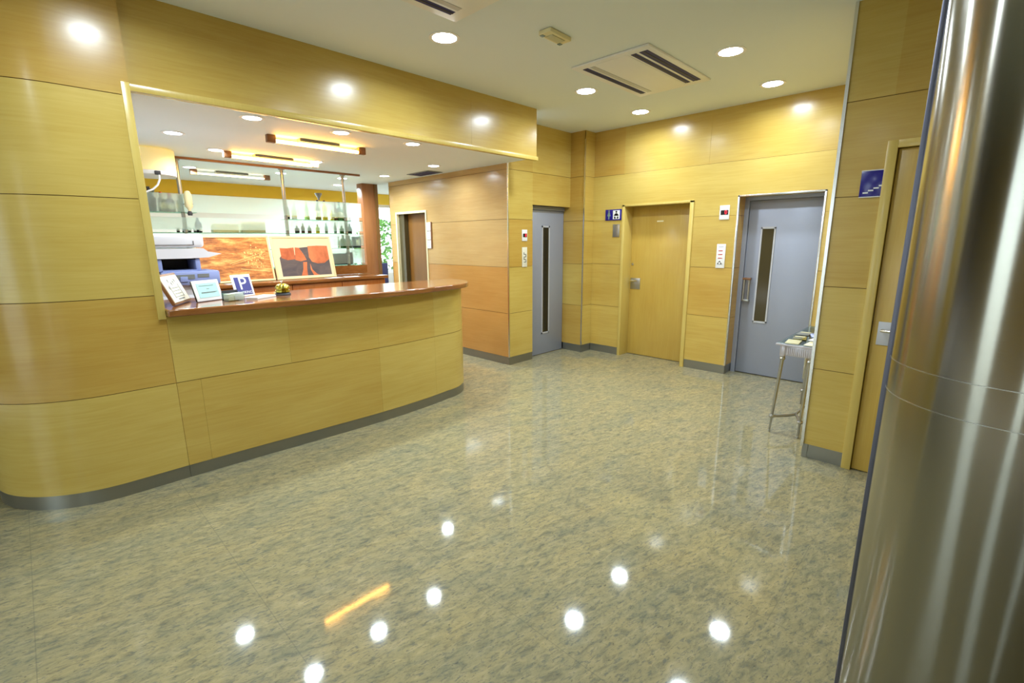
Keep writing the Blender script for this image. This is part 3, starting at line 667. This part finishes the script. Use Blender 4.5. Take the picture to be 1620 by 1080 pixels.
# ------------------------------------------------------------ bottles
def bottle_mesh(kind, h, r, cap):
    mb = MB()
    mb.lathe([(0, 0), (r*0.95, 0), (r, 0.006), (r, h*0.58), (r*0.85, h*0.66), (r*0.36, h*0.76), (r*0.32, h*0.93), (0, h*0.93)], 'bottle_'+kind, n=16)
    mb2 = MB(); mb2.lathe([(r*0.36, h*0.92), (r*0.38, h), (0, h)], cap, n=12)
    mb3 = MB(); mb3.lathe([(r*1.01, h*0.14), (r*1.012, h*0.15), (r*1.012, h*0.44), (r*1.01, h*0.45)], 'cream', n=16)
    return mb, mb2, mb3
def bottle(kind, y, z, h, r, label, cap='dark_grey', x=-6.24, lab=True):
    t = thing('bottle', label, 'bottle', (x, y, z+0.0006), 0, group='bottles on the glass shelves')
    a, b, c = bottle_mesh(kind, h, r, cap); a.build('body', t); b.build('cap', t)
    if lab: c.build('paper_label', t)
    else: c.bm.free()
    return t
# y at x=-6.24 from the picture's column of pixels
def Y(px):  # linear table measured on the plane of the bottles
    tab = [(240, 1.045), (281, 1.34), (330, 1.60), (448, 2.42), (545, 3.22), (560, 3.33)]
    for (a, ya), (b, yb) in zip(tab, tab[1:]):
        if px <= b: return ya + (yb-ya)*(px-a)/(b-a)
    return tab[-1][1]
B1 = [('dark', 446, 0.21, 0.03, 'dark bottle beside the middle post, top shelf', 'black'), ('clear', 457, 0.24, 0.032, 'pale bottle just right of the middle post, top shelf', 'cream'),
      ('palegreen', 476, 0.23, 0.032, 'pale green bottle standing alone on the top shelf', 'palegreen_cap'), ('olive', 494, 0.25, 0.036, 'olive bottle under the grey pourer cone, top shelf', 'dark_grey'),
      ('yellow', 505, 0.25, 0.033, 'yellow bottle next to the olive one, top shelf', 'brown_cap'), ('yellow', 516.5, 0.13, 0.026, 'short yellow bottle between yellow and green bottles, top shelf', 'yellow_cap'),
      ('brown', 522.5, 0.225, 0.026, 'slim brown bottle with a brown cap, top shelf', 'brown_cap'), ('green', 529.5, 0.24, 0.036, 'dark green wine bottle, largest of the green ones on top shelf', 'dark_grey'),
      ('olive', 538, 0.22, 0.03, 'olive brown bottle right of the green wine bottle, top shelf', 'black')]
pm('palegreen_cap', (170, 190, 120), 0.4); pm('brown_cap', (96, 52, 24), 0.4); pm('yellow_cap', (220, 190, 50), 0.4)
for k, px, h, r, lb, cap in B1: bottle(k, Y(px), SH[0], h, r, lb, cap)
B2 = [('dark', 459, 0.09, 0.028, 'short dark bottle beside the middle post, second shelf'), ('brown', 468, 0.12, 0.022, 'slim brown bottle above the cliffs picture, second shelf'), ('brown', 478, 0.10, 0.024, 'short brown bottle above the cliffs picture, second shelf'),
      ('yellow', 491, 0.11, 0.024, 'short yellow bottle on the second shelf'), ('teal', 505, 0.13, 0.02, 'slim grey bottle on the second shelf'), ('teal', 520, 0.14, 0.018, 'thin grey-green bottle on the second shelf'),
      ('green', 531, 0.10, 0.03, 'short green bottle on the second shelf, near the wooden column'), ('dark', 545, 0.13, 0.03, 'dark bottle at the right end of the second shelf')]
for k, px, h, r, lb in B2: bottle(k, Y(px), SH[1], h, r, lb, 'dark_grey', lab=False)
for k, px, h, r, lb in [('clear', 524, 0.15, 0.016, 'slim clear bottle right of the cliffs picture, third shelf'), ('green', 532, 0.17, 0.042, 'wide green bottle on the third shelf'), ('teal', 542, 0.16, 0.038, 'grey-green bottle on the third shelf beside the dark canister')]:
    bottle(k, Y(px), SH[2], h, r, lb, 'dark_grey', lab=False)
cn = thing('canister', 'dark square tin with a pale label on the third glass shelf', 'tin', (-6.24, 3.31, SH[2]+0.0006))
mb = MB(); mb.box(-0.035, 0.035, -0.055, 0.045, 0, 0.15, 'dark_grey', 0.006); mb.build('body', cn)
mb = MB(); mb.box(0.036, 0.038, -0.035, 0.025, 0.04, 0.11, 'offwhite'); mb.build('paper_label', cn)
mc = thing('coffee_grinder', 'dark grey appliance behind the lowest frosted band', 'appliance', (-6.25, 3.10, SH[3]+0.0006))
mb = MB(); mb.box(-0.08, 0.06, -0.16, 0.12, 0, 0.15, 'dark_grey', 0.02); mb.build('body', mc)
mb = MB(); mb.box(-0.05, 0.07, 0.06, 0.11, 0.15, 0.162, 'black', 0.003); mb.build('lid', mc)
# funnel-shaped pourer
pc = thing('pourer_cone', 'grey cone-shaped funnel above the olive bottle on the top shelf', 'funnel', (-6.24, Y(497), SH[0]+0.2515))
mb = MB(); mb.lathe([(0.012, 0), (0.012, 0.02), (0.042, 0.07), (0.044, 0.085), (0.040, 0.085), (0.010, 0.03)], 'copier_grey'); mb.build('cone', pc)
mb = MB(); mb.tube([(0, 0, 0.0), (0, 0, 0.02)], 0.006, 'dark_grey'); mb.build('spout', pc)
# left end of the shelves
LZ = 1.83
vb = thing('dark_vase', 'dark plant pot with grey tufts at the left end of the upper shelf', 'pot', (-6.24, 1.04, LZ+0.0006))
mb = MB(); mb.lathe([(0, 0), (0.045, 0), (0.055, 0.14), (0.05, 0.14), (0, 0.13)], 'dark_grey'); mb.build('pot', vb)
mb = MB(); random.seed(5)
for k in range(26):
    a = random.random()*2*PI; q = random.random()*0.05; h = 0.15+random.random()*0.10
    mb.tube([(0.01*math.cos(a), 0.01*math.sin(a), 0.12), (q*math.cos(a), q*math.sin(a), h)], [0.004, 0.009], 'dark_grey' if k % 3 else 'bottle_teal', 5)
mb.build('foliage', vb)
bottle('olive', 1.138, LZ, 0.20, 0.035, 'olive bottle with an orange cap at the left of the shelf', 'orange')
bottle('brown', 1.212, LZ, 0.19, 0.042, 'brown bottle with a red cap at the left of the shelf', 'red')
bottle('clear', 1.305, LZ, 0.19, 0.036, 'clear bottle with a white cap left of the first post', 'white')
ob = thing('optic_bottle', 'white upturned spirit bottle on a dispenser beside the first post', 'bottle dispenser', (-6.06, 1.34, 1.80))
mb = MB(); mb.lathe([(0, 0.03), (0.012, 0.03), (0.014, 0.05), (0.036, 0.08), (0.036, 0.20), (0.022, 0.235), (0, 0.24)], 'cream'); mb.build('bottle_body', ob)
mb = MB(); mb.lathe([(0, -0.01), (0.02, -0.01), (0.024, 0.012), (0.014, 0.034), (0, 0.034)], 'dark_grey'); mb.build('measure', ob)
mb = MB(); mb.box(-0.044, -0.02, -0.008, 0.008, 0.10, 0.12, 'satin_steel'); mb.box(-0.042, 0.0, -0.04, 0.04, 0.10, 0.112, 'satin_steel'); mb.build('bracket', ob)
for k in range(5):
    t = thing('cup', 'small dark-based cup in the row on the second shelf above the copier', 'cup', (-6.20, 1.24+k*0.052, SH[1]+0.0006), group='cups above the copier')
    mb = MB(); mb.lathe([(0, 0), (0.012, 0), (0.014, 0.016), (0.017, 0.05), (0.015, 0.05), (0.012, 0.018), (0, 0.018)], 'white', n=14); mb.build('bowl', t)
    mb = MB(); mb.lathe([(0.013, 0.0), (0.0145, 0.001), (0.0155, 0.014), (0.0145, 0.016)], 'black', n=14); mb.build('base_band', t)
for k, (y, wd, h, m, lb) in enumerate(((1.70, 0.26, 0.10, 'cream', 'cream carton behind the frosted band, nearest the first post'), (1.99, 0.26, 0.125, 'paper_tan', 'taller tan carton behind the frosted band, nearest the middle post'))):
    t = thing('carton', lb, 'carton', (-6.24, y, SH[1]+0.0006)); mb = MB(); mb.box(-0.05, 0.05, -wd/2, wd/2, 0, h, m, 0.003); mb.build('box', t)
    mb = MB(); mb.box(-0.0505, 0.0505, -0.02, 0.02, h-0.001, h+0.0008, 'brown_cap'); mb.build('tape', t)
bottle('dark', 1.44, SH[1], 0.16, 0.034, 'dark bottle under the upturned bottle, second shelf', 'black', lab=False)

# ------------------------------------------------------------ lamps and fittings
def downlight(x, y, z, pw, lens, label, group, rad=0.085):
    t = thing('ceiling_light', label, 'ceiling light', (x, y, z), group=group)
    mb = MB(); mb.lathe([(rad, -0.004), (rad+0.018, -0.004), (rad+0.018, -0.0005), (rad, -0.0005)], 'white', n=28); mb.build('rim', t)
    mb = MB(); mb.lathe([(0, -0.006), (rad*0.9, -0.005), (rad, -0.002), (rad, -0.0008), (0, -0.0008)], lens, n=28); mb.build('lens', t)
    ld = bpy.data.lights.new('lamp', 'AREA'); ld.shape = 'DISK'; ld.size = rad*1.9; ld.energy = pw; ld.color = LOBBY_LIGHT_COL; ld.spread = math.radians(165)
    lo = bpy.data.objects.new('lamp', ld); C.objects.link(lo); lo.parent = t; lo.location = (0, 0, -0.012)
    return t
for x, y, lb in [(-2.82, 2.245, 'round ceiling light nearest the counter front, left-most in the lobby'), (-2.84, 3.90, 'round ceiling light left of the large ceiling air vent'), (-2.86, 4.92, 'round ceiling light closest to the wc door wall, left one'),
                 (-1.54, 3.89, 'large bright round ceiling light right of the air vent'), (-1.555, 4.92, 'round ceiling light above the second lift'), (-2.7, 0.5, 'round ceiling light above the camera side of the lobby by the curved wall'),
                 (-1.2, -0.6, 'round ceiling light behind the camera'), (-1.54, 2.245, 'round ceiling light just above the picture, middle of the lobby')]:
    downlight(x, y, HC, LOBBY_LIGHT_W*(0.72 if y > 4.5 else 1.0), 'lens', lb, 'lobby ceiling lights', 0.088)
for x, y, lb in [(-3.85, 1.31, 'bar ceiling light over the copier side of the counter'), (-3.86, 1.98, 'bar ceiling light over the middle of the counter'), (-3.85, 2.66, 'bar ceiling light over the far end of the counter'), (-4.79, 1.02, 'bar ceiling light nearest the hanging lamp'),
                 (-4.75, 3.56, 'bar ceiling light near the block wall'), (-5.37, 1.47, 'bar ceiling light left of the rear tube lamp'), (-5.40, 2.45, 'bar ceiling light at the right end of the rear tube lamp'), (-5.9, 3.6, 'bar ceiling light beside the air grille'),
                 (-6.5, 3.30, 'ceiling light just behind the shelving, right end'), (-6.75, 1.55, 'ceiling light seen behind the shelving, left of the posts'), (-6.55, 2.50, 'ceiling light behind the middle post'), (-7.3, 3.62, 'ceiling light in the room beyond the shelves')]:
    downlight(x, y, HB, BAR_LIGHT_W if x > -6.4 else 22.0, 'lens_bar', lb, 'bar ceiling lights', 0.065)
pm('tube_pale', (255, 244, 214), 0.4, emit=(255, 232, 180), estr=7.0)
def tube_lamp(x, y0, y1, label, rz=0.0, mat='tube'):
    t = thing('tube_lamp', label, 'tube lamp', (x, y0, HB), rz, group='tube lamps on the bar ceiling'); L = y1-y0
    mb = MB(); mb.box(-0.035, 0.035, L*0.28, L*0.72, -0.025, -0.001, 'copier_grey', 0.003); mb.build('housing', t)
    for q in (0, L): mb = MB(); mb.box(-0.022, 0.022, q-0.035, q+0.035, -0.062, -0.001, 'frame_brown', 0.004); mb.build('end_cap', t)
    mb = MB(); mb.tube([(0, 0.03, -0.045), (0, L-0.03, -0.045)], 0.014 if mat == 'tube' else 0.009, mat, 12); mb.build('tube', t)
    return t
tube_lamp(-4.33, 1.60, 2.41, 'glowing orange tube lamp on the bar ceiling, nearer the counter')
tube_lamp(-5.36, 1.56, 2.44, 'glowing orange tube lamp on the bar ceiling, nearer the shelves', 0.06)
tube_lamp(-6.9, 1.62, 2.45, 'pale tube lamp on the ceiling beyond the shelves', 0.0, 'tube_pale')

hl = thing('hanging_lamp', 'cream drum lampshade hanging at the left of the bar ceiling', 'lamp', (-5.75, 0.99, HB))
mb = MB(); mb.lathe([(0.215, -0.205), (0.215, -0.012), (0.212, -0.012), (0.212, -0.205)], 'shade', n=40); mb.build('lamp_shade', hl)
mb = MB(); mb.lathe([(0, -0.245), (0.205, -0.245), (0.212, -0.24), (0.212, -0.207), (0, -0.207)], 'white', n=40); mb.build('diffuser', hl, 'white lower ring')
mb = MB(); mb.box(0.205, 0.24, 0.0, 0.045, -0.25, -0.215, 'dark_grey', 0.006); mb.build('switch', hl)
mb = MB(); mb.tube([(0.225, 0.03, -0.24), (0.225, 0.03, -0.29), (0.22, 0.01, -0.34), (0.21, -0.03, -0.38), (0.2, -0.09, -0.41)], 0.008, 'white', 8); mb.build('cable', hl)
mb = MB(); mb.lathe([(0.03, -0.012), (0.03, -0.001)], 'white'); mb.tube([(0, 0, -0.2), (0, 0, -0.005)], 0.008, 'white'); mb.build('stem', hl)

def cassette(x0, x1, y0, y1, label):
    t = thing('air_vent', label, 'air vent', ((x0+x1)/2, (y0+y1)/2, HC), group='ceiling air conditioning vents'); a = (x1-x0)/2; b = (y1-y0)/2
    mb = MB(); mb.box(-a, a, -b, b, -0.016, -0.001, 'white', 0.004); mb.build('fascia', t)
    for xs, wd, m in ((-a+0.085, 0.024, 'vent_dark'), (-a+0.150, 0.020, 'lift_grey_light'), (a-0.160, 0.022, 'vent_dark'), (a-0.080, 0.034, 'vent_dark')):
        mb = MB(); mb.box(xs-wd, xs+wd, -b+0.07, b-0.09, -0.0185, -0.0165, m); sl = mb.build('slot', t)
        if m == 'vent_dark':
            mb = MB(); mb.box(xs-0.004, xs+0.004, -b+0.07, b-0.09, -0.0205, -0.0185, 'dark_grey'); mb.build('vane', sl)
    mb = MB(); mb.box(-a+0.2, a-0.2, -b+0.05, b-0.05, -0.0185, -0.0165, 'white', 0.0008); mb.build('grille_panel', t)
cassette(-2.56, -1.885, 3.31, 4.38, 'large square ceiling air vent with dark slots between the round lights')
cassette(-2.56, -1.885, 1.06, 2.13, 'ceiling air vent at the top edge, by the nearest round light')
em = thing('emergency_light', 'small cream emergency light on the ceiling between the two vents', 'emergency light', (-2.255, 2.735, HC), math.radians(2))
mb = MB(); mb.box(-0.05, 0.05, -0.115, 0.115, -0.028, -0.001, 'cream', 0.006); mb.build('body', em)
mb = MB(); mb.box(-0.03, 0.03, -0.07, 0.07, -0.034, -0.028, 'paper_tan', 0.003); mb.build('diffuser', em)
mb = MB(); mb.box(-0.045, -0.02, -0.108, -0.08, -0.032, -0.028, 'bottle_teal'); mb.box(-0.045, -0.02, 0.08, 0.108, -0.032, -0.028, 'bottle_teal'); mb.build('end_marks', em)
g = thing('air_grille', 'slatted air grille in the bar ceiling against the block wall', 'air grille', (-5.33, 3.84, HB))
mb = MB(); mb.box(-0.24, 0.24, -0.11, 0.11, -0.008, -0.001, 'copier_grey', 0.002); mb.build('frame', g)
for k in range(6): mb = MB(); mb.box(-0.21+k*0.072, -0.16+k*0.072, -0.09, 0.09, -0.012, -0.008, 'vent_dark'); mb.build('slat', g)

# ------------------------------------------------------------ signs and lift controls
s = thing('toilet_sign', 'blue restroom and baby-changing sign left of the wc door', 'sign', (-3.585, YB, 1.752))
mb = MB(); mb.box(0, 0.236, -0.012, -0.001, 0, 0.135, 'navy', 0.002); pl2 = mb.build('plate', s)
mb = MB(); mb.box(0.115, 0.215, -0.0135, -0.012, 0.014, 0.122, 'white'); pic = mb.build('white_field', pl2)
mb = MB()
mb.lathe([(0.0, -0.0138), (0.013, -0.0138), (0.013, -0.0152), (0, -0.0152)], 'black', (0.165, 0.104), 14, axis='y')
mb.prism([(0.13, 0.055), (0.2, 0.055), (0.188, 0.078), (0.165, 0.088), (0.142, 0.078)], -0.0152, -0.0138, 'black', 'y')
mb.prism([(0.132, 0.022), (0.155, 0.018), (0.158, 0.03), (0.146, 0.048), (0.135, 0.044)], -0.0152, -0.0138, 'black', 'y'); mb.prism([(0.198, 0.022), (0.175, 0.018), (0.172, 0.03), (0.184, 0.048), (0.195, 0.044)], -0.0152, -0.0138, 'black', 'y'); mb.build('baby_symbol', pl2)
mb = MB(); mb.lathe([(0.0, -0.0125), (0.011, -0.0125), (0.011, -0.0135), (0, -0.0135)], 'copier_grey', (0.055, 0.116), 14, axis='y')
mb.prism([(0.045, 0.104), (0.065, 0.104), (0.08, 0.055), (0.064, 0.05), (0.062, 0.012), (0.048, 0.012), (0.046, 0.05), (0.03, 0.055)], -0.0135, -0.0122, 'bottle_teal', 'y'); mb.build('woman_symbol', pl2)
s = thing('wall_plate', 'plain grey metal plate on the wall under the restroom sign', 'wall plate', (-3.468, YB, 1.543)); mb = MB(); mb.box(0, 0.098, -0.008, -0.001, 0, 0.16, 'satin_steel', 0.002); mb.build('plate', s)
mb = MB(); mb.lathe([(0, -0.0095), (0.004, -0.0095), (0.004, -0.008), (0, -0.008)], 'dark_grey', (0.049, 0.145), 8, axis='y'); mb.build('screw', s)

s = thing('stairs_sign', 'dark blue sign with white stair steps beside the right-hand door', 'sign', (-0.598, YP, 1.748))
mb = MB(); mb.box(0, 0.135, -0.010, -0.001, 0, 0.148, 'navy', 0.001); pl3 = mb.build('plate', s)
mb = MB(); mb.box(0, 0.135, -0.012, -0.001, 0.148, 0.153, 'white'); mb.box(0, 0.135, -0.012, -0.001, -0.005, 0.0, 'white'); mb.build('edge_rail', s, 'white edge rails')
mb = MB()
for k in range(4): mb.box(0.018+k*0.025, 0.044+k*0.025, -0.0115, -0.010, 0.018+k*0.0125, 0.026+k*0.0125, 'white')
mb.build('steps_symbol', pl3)

def indicator(name, label, loc_, rz, wd, hg):
    t = thing(name, label, 'lift indicator', loc_, rz)
    mb = MB(); mb.box(0, wd, -0.010, -0.001, 0, hg, 'white', 0.003); f = mb.build('faceplate', t)
    mb = MB(); mb.box(wd*0.14, wd*0.90, -0.0125, -0.010, hg*0.34, hg*0.66, 'black'); dsp = mb.build('display', t)
    text_mesh('0', hg*0.38, 'led', 'digit', dsp, (wd*0.66, -0.0132, hg*0.5), (PI/2, 0, 0))
def callpanel(name, label, loc_, rz, wd, hg, kind):
    t = thing(name, label, 'lift call panel', loc_, rz)
    mb = MB(); mb.box(0, wd, -0.010, -0.001, 0, hg, 'white' if kind else 'offwhite', 0.002); mb.build('faceplate', t)
    if kind:
        for k in range(3): mb = MB(); mb.box(wd*0.22, wd*0.70, -0.0125, -0.010, hg*(0.40+k*0.155), hg*(0.43+k*0.155), 'red'); mb.build('indicator_bar', t, 'red bar')
        mb = MB(); q = 0.006
        A = [(wd*0.14, hg*0.16), (wd*0.74, hg*0.16), (wd*0.44, hg*0.31)]; mb.prism(A, -0.0122, -0.010, 'dark_grey', 'y'); mb.lathe([(0, -0.014), (0.011, -0.014), (0.011, -0.0122), (0, -0.0122)], 'white', (wd*0.44, hg*0.205), 14, axis='y'); mb.build('call_button', t, 'triangular call button')
        mb = MB(); mb.box(wd*0.2, wd*0.8, -0.0112, -0.010, hg*0.88, hg*0.90, 'lift_grey'); mb.build('line', t)
    else:
        for k in range(4):
            mb = MB(); z = hg*(0.24+k*0.13); mb.box(wd*0.25, wd*0.75, -0.012, -0.010, z, z+0.006, 'dark_grey'); mb.box(wd*(0.25 if k % 2 else 0.65), wd*(0.35 if k % 2 else 0.75), -0.012, -0.010, z, z+0.028, 'dark_grey'); mb.build('button_mark', t)
indicator('lift_indicator', 'white floor indicator with red digit beside the second lift door', (-2.124, YB, 1.712), 0, 0.104, 0.15)
callpanel('lift_call_panel', 'white call panel with three red bars beside the second lift door', (-2.122, YB, 1.193), 0, 0.095, 0.26, 1)
indicator('lift_indicator', 'white floor indicator with red digit on the narrow wall beside the first lift', (XL, 4.27, 1.50), PI/2, 0.09, 0.135)
callpanel('lift_call_panel', 'narrow pale call panel with dark marks beside the first lift', (XL, 4.272, 1.19), PI/2, 0.085, 0.238, 0)
for k in range(3):
    s = thing('notice_plate', ['white notice plate beside the brown doorway, top of three', 'white notice plate beside the brown doorway, middle of three', 'white notice plate beside the brown doorway, lowest of three'][k], 'notice', (-5.592, YW, 1.41+0.12*(2-k)), group='notice plates by the brown doorway')
    mb = MB(); mb.box(0, 0.09, -0.012, -0.001, 0, 0.112, 'white', 0.002); p_ = mb.build('plate', s)
    mb = MB(); mb.box(0.01, 0.05, -0.0135, -0.012, 0.075, 0.085, 'paper_blue'); mb.box(0.01, 0.07, -0.0135, -0.012, 0.03, 0.036, 'lift_grey'); mb.build('writing', p_)
    mb = MB(); mb.box(0.09, 0.105, -0.014, -0.001, 0, 0.118, 'frame_brown'); mb.build('edge_bar', s, 'brown edge bar')

# ------------------------------------------------------------ console table with brochures
glass_thin('table_glass', (214, 222, 220), 0.22)
tb = thing('console_table', 'silver console table with fluted apron and thin legs beside the right pier', 'table', (-0.90, 4.42, 0))
TX0, TX1, TY0, TY1, TH = -0.145, 0.150, -0.48, 0.50, 0.733
mb = MB(); mb.box(TX0, TX1, TY0, TY1, TH-0.022, TH-0.008, 'white_metal', 0.003); mb.build('tabletop', tb)
mb = MB(); mb.box(TX0+0.01, TX1-0.008, TY0+0.01, TY1-0.01, TH-0.0075, TH, 'table_glass'); mb.build('glass_top', tb, 'glass sheet on top')
def fluted(x0, x1, y0, y1, horizontal):
    mb = MB(); mb.box(x0, x1, y0, y1, TH-0.098, TH-0.022, 'white_metal', 0.002)
    n = 18
    for i in range(3, n):
        if horizontal: q = x0+(x1-x0)*i/n; mb.box(q-0.003, q+0.002, y0-0.006, y0, TH-0.09, TH-0.035, 'white_metal')
        else: q = y0+(y1-y0)*i/n; mb.box(x0-0.003, x0, q-0.004, q+0.004, TH-0.09, TH-0.035, 'white_metal')
    return mb
fluted(TX0+0.045, TX1-0.02, TY0+0.025, TY0+0.04, True).build('apron', tb); fluted(TX0+0.045, TX0+0.06, TY0+0.04, TY1-0.04, False).build('apron', tb)
mb = MB(); mb.box(TX0+0.03, TX0+0.065, TY0+0.02, TY0+0.055, TH-0.105, TH-0.022, 'white_metal', 0.002); mb.build('corner_block', tb)
legs = [(TX0+0.05, TY0+0.04, -0.04, -0.0), (TX1-0.062, TY0+0.04, -0.022, 0.0), (TX0+0.05, TY1-0.04, -0.04, 0.0), (TX1-0.062, TY1-0.04, -0.022, 0.0)]
for x, y, dx, dy in legs:
    mb = MB(); F_ = lambda t: (x+dx*t, y+dy*t, (TH-0.1)*(1-t))
    mb.tube([F_(0), F_(0.06), F_(0.5), F_(1.0)], [0.015, 0.013, 0.012, 0.007], 'satin_steel', 12)
    lg = mb.build('leg', tb)
    for t_, rr in ((0.04, 0.021), (0.79, 0.022), (0.98, 0.010)):
        c_ = F_(t_); mb = MB(); mb.lathe([(0, -rr*0.8), (rr*0.8, -rr*0.5), (rr, 0), (rr*0.8, rr*0.5), (0, rr*0.8)], 'satin_steel', n=12)
        q = mb.build('collar', lg); q.location = c_
def P3(x, y): return (x, y, 0.134)
for sy, yy in ((1, TY0+0.04), (-1, TY1-0.04)):
    mb = MB(); cx = (TX0+TX1)/2; yc = yy+sy*0.16
    mb.tube([P3(TX0+0.02, yy), P3(TX0+0.06, yy+sy*0.03), P3(TX0+0.11, yy+sy*0.09), P3(cx, yc)], 0.011, 'satin_steel'); mb.tube([P3(TX1-0.080, yy), P3(TX1-0.095, yy+sy*0.03), P3(TX1-0.115, yy+sy*0.09), P3(cx, yc)], 0.011, 'satin_steel'); mb.build('stretcher', tb)
mb = MB(); mb.tube([P3(0.0025, TY0+0.20), P3(0.0025, TY1-0.20)], 0.008, 'satin_steel'); mb.build('stretcher', tb)
bro = [(-0.045, -0.40, 'paper_tan', 0.10, 'tan brochure at the front of the console table'), (0.09, -0.40, 'offwhite', -0.05, 'off-white brochure at the front right of the console table, by the pier'), (-0.05, -0.20, 'bottle_olive', 0.2, 'olive brochure in the second row on the console table'),
       (0.075, -0.19, 'white', -0.1, 'white brochure in the second row on the console table'), (0.03, -0.02, 'paper_blue', 0.3, 'pale blue brochure in the middle of the console table'), (0.10, 0.12, 'offwhite', 0.15, 'off-white brochure furthest back on the console table'), (-0.07, 0.02, 'copier_grey', 0.0, 'grey brochure in the middle of the console table')]
for x, y, m, a, lb in bro:
    t = thing('brochure', lb, 'brochure', (-0.90+x, 4.42+y, TH+0.0008), a, group='brochures on the console table')
    mb = MB(); mb.box(-0.045, 0.045, -0.08, 0.08, 0, 0.006, m, 0.001); mb.build('booklet', t)
    mb = MB(); mb.box(-0.035, 0.035, 0.02, 0.06, 0.006, 0.0068, 'copier_blue' if m in ('paper_blue', 'white') else 'paper_tan'); mb.build('cover_print', t)

# ------------------------------------------------------------ steel column at the right
pm('edge_steel', (112, 114, 130), 0.35, 0.8)
sx, ss, RR = None, 1.25, 0.20
az = math.radians(95.09); tv = Vector((math.cos(az), math.sin(az))); nv = Vector((tv.y, -tv.x)); cc = tv*ss + nv*RR
sc2 = thing('steel_column', 'large round brushed steel column filling the right edge', 'column', (cc.x, cc.y, 0))
def cyl(z0, z1, r, m='brushed_steel', n=96):
    mb = MB(); mb.lathe([(r, z0), (r, z1)], m, n=n)
    return mb
cuts = [0.0, 1.197, 1.262, HC-0.001]
for a, b in zip(cuts, cuts[1:]): cyl(a+(0.0009 if a else 0), b-0.0009, RR).build('steel_sleeve', sc2)
for z in cuts[1:3]: cyl(z-0.0009, z+0.0009, RR+0.0004, 'satin_steel').build('joint_line', sc2)
e = tv*ss - cc; ed = e.normalized()
mb = MB(); ang = math.atan2(ed.y, ed.x); R3 = Matrix.Rotation(ang, 4, 'Z')
mb.box(RR-0.004, RR+0.007, -0.006, 0.004, 0.0, HC-0.001, 'edge_steel', 0.002, rot=R3); mb.build('edge_seam', sc2, 'dark vertical joint strip')

# ------------------------------------------------------------ beyond the bar: stool and garden
st = thing('cafe_chair', 'orange cafe chair with dark back seen through the bright doorway', 'chair', (-7.75, 4.72, 0), 0.4)
mb = MB(); mb.box(-0.2, 0.2, -0.2, 0.2, 0.44, 0.47, 'orange', 0.01); mb.build('seat', st)
mb = MB(); mb.box(-0.2, -0.175, -0.2, 0.2, 0.62, 1.12, 'vent_dark', 0.01); mb.build('backrest', st, 'dark backrest')
for x in (-0.18, 0.18):
    for y in (-0.18, 0.18): mb = MB(); mb.tube([(x, y, 0.0), (x, y, 0.66 if x < 0 else 0.45)], 0.014, 'satin_steel'); mb.build('leg', st)
for k, (x, y, h, rr) in enumerate(((-11.5, 6.9, 2.1, 1.0), (-13.4, 10.0, 2.5, 1.4), (-11.2, 5.0, 1.3, 0.7))):
    t = thing('shrub', ['green shrub outside, seen through the bright doorway', 'tall green shrub outside, behind the other shrub', 'low green shrub outside the window, behind the shelves'][k], 'shrub', (x, y, -0.05))
    random.seed(20+k); mb = MB()
    for i in range(1500):
        a = random.random()*2*PI; v = random.random(); q = rr*math.sqrt(1-(2*v-1)**2)*(0.6+0.4*random.random())
        p = Vector((q*math.cos(a), q*math.sin(a), 0.3+(h-0.3)*v)); d1 = Vector((random.gauss(0, 1), random.gauss(0, 1), random.gauss(0, 1))).normalized()*0.07; d2 = d1.cross(Vector((random.gauss(0, 1), random.gauss(0, 1), 1))).normalized()*0.04
        mb.face([p-d1, p-d2, p+d1, p+d2], 'leaf')
    mb.build('foliage', t); mb = MB(); mb.tube([(0, 0, 0), (0.03, 0, h*0.5)], [0.05, 0.03], 'frame_brown'); mb.build('stem', t)
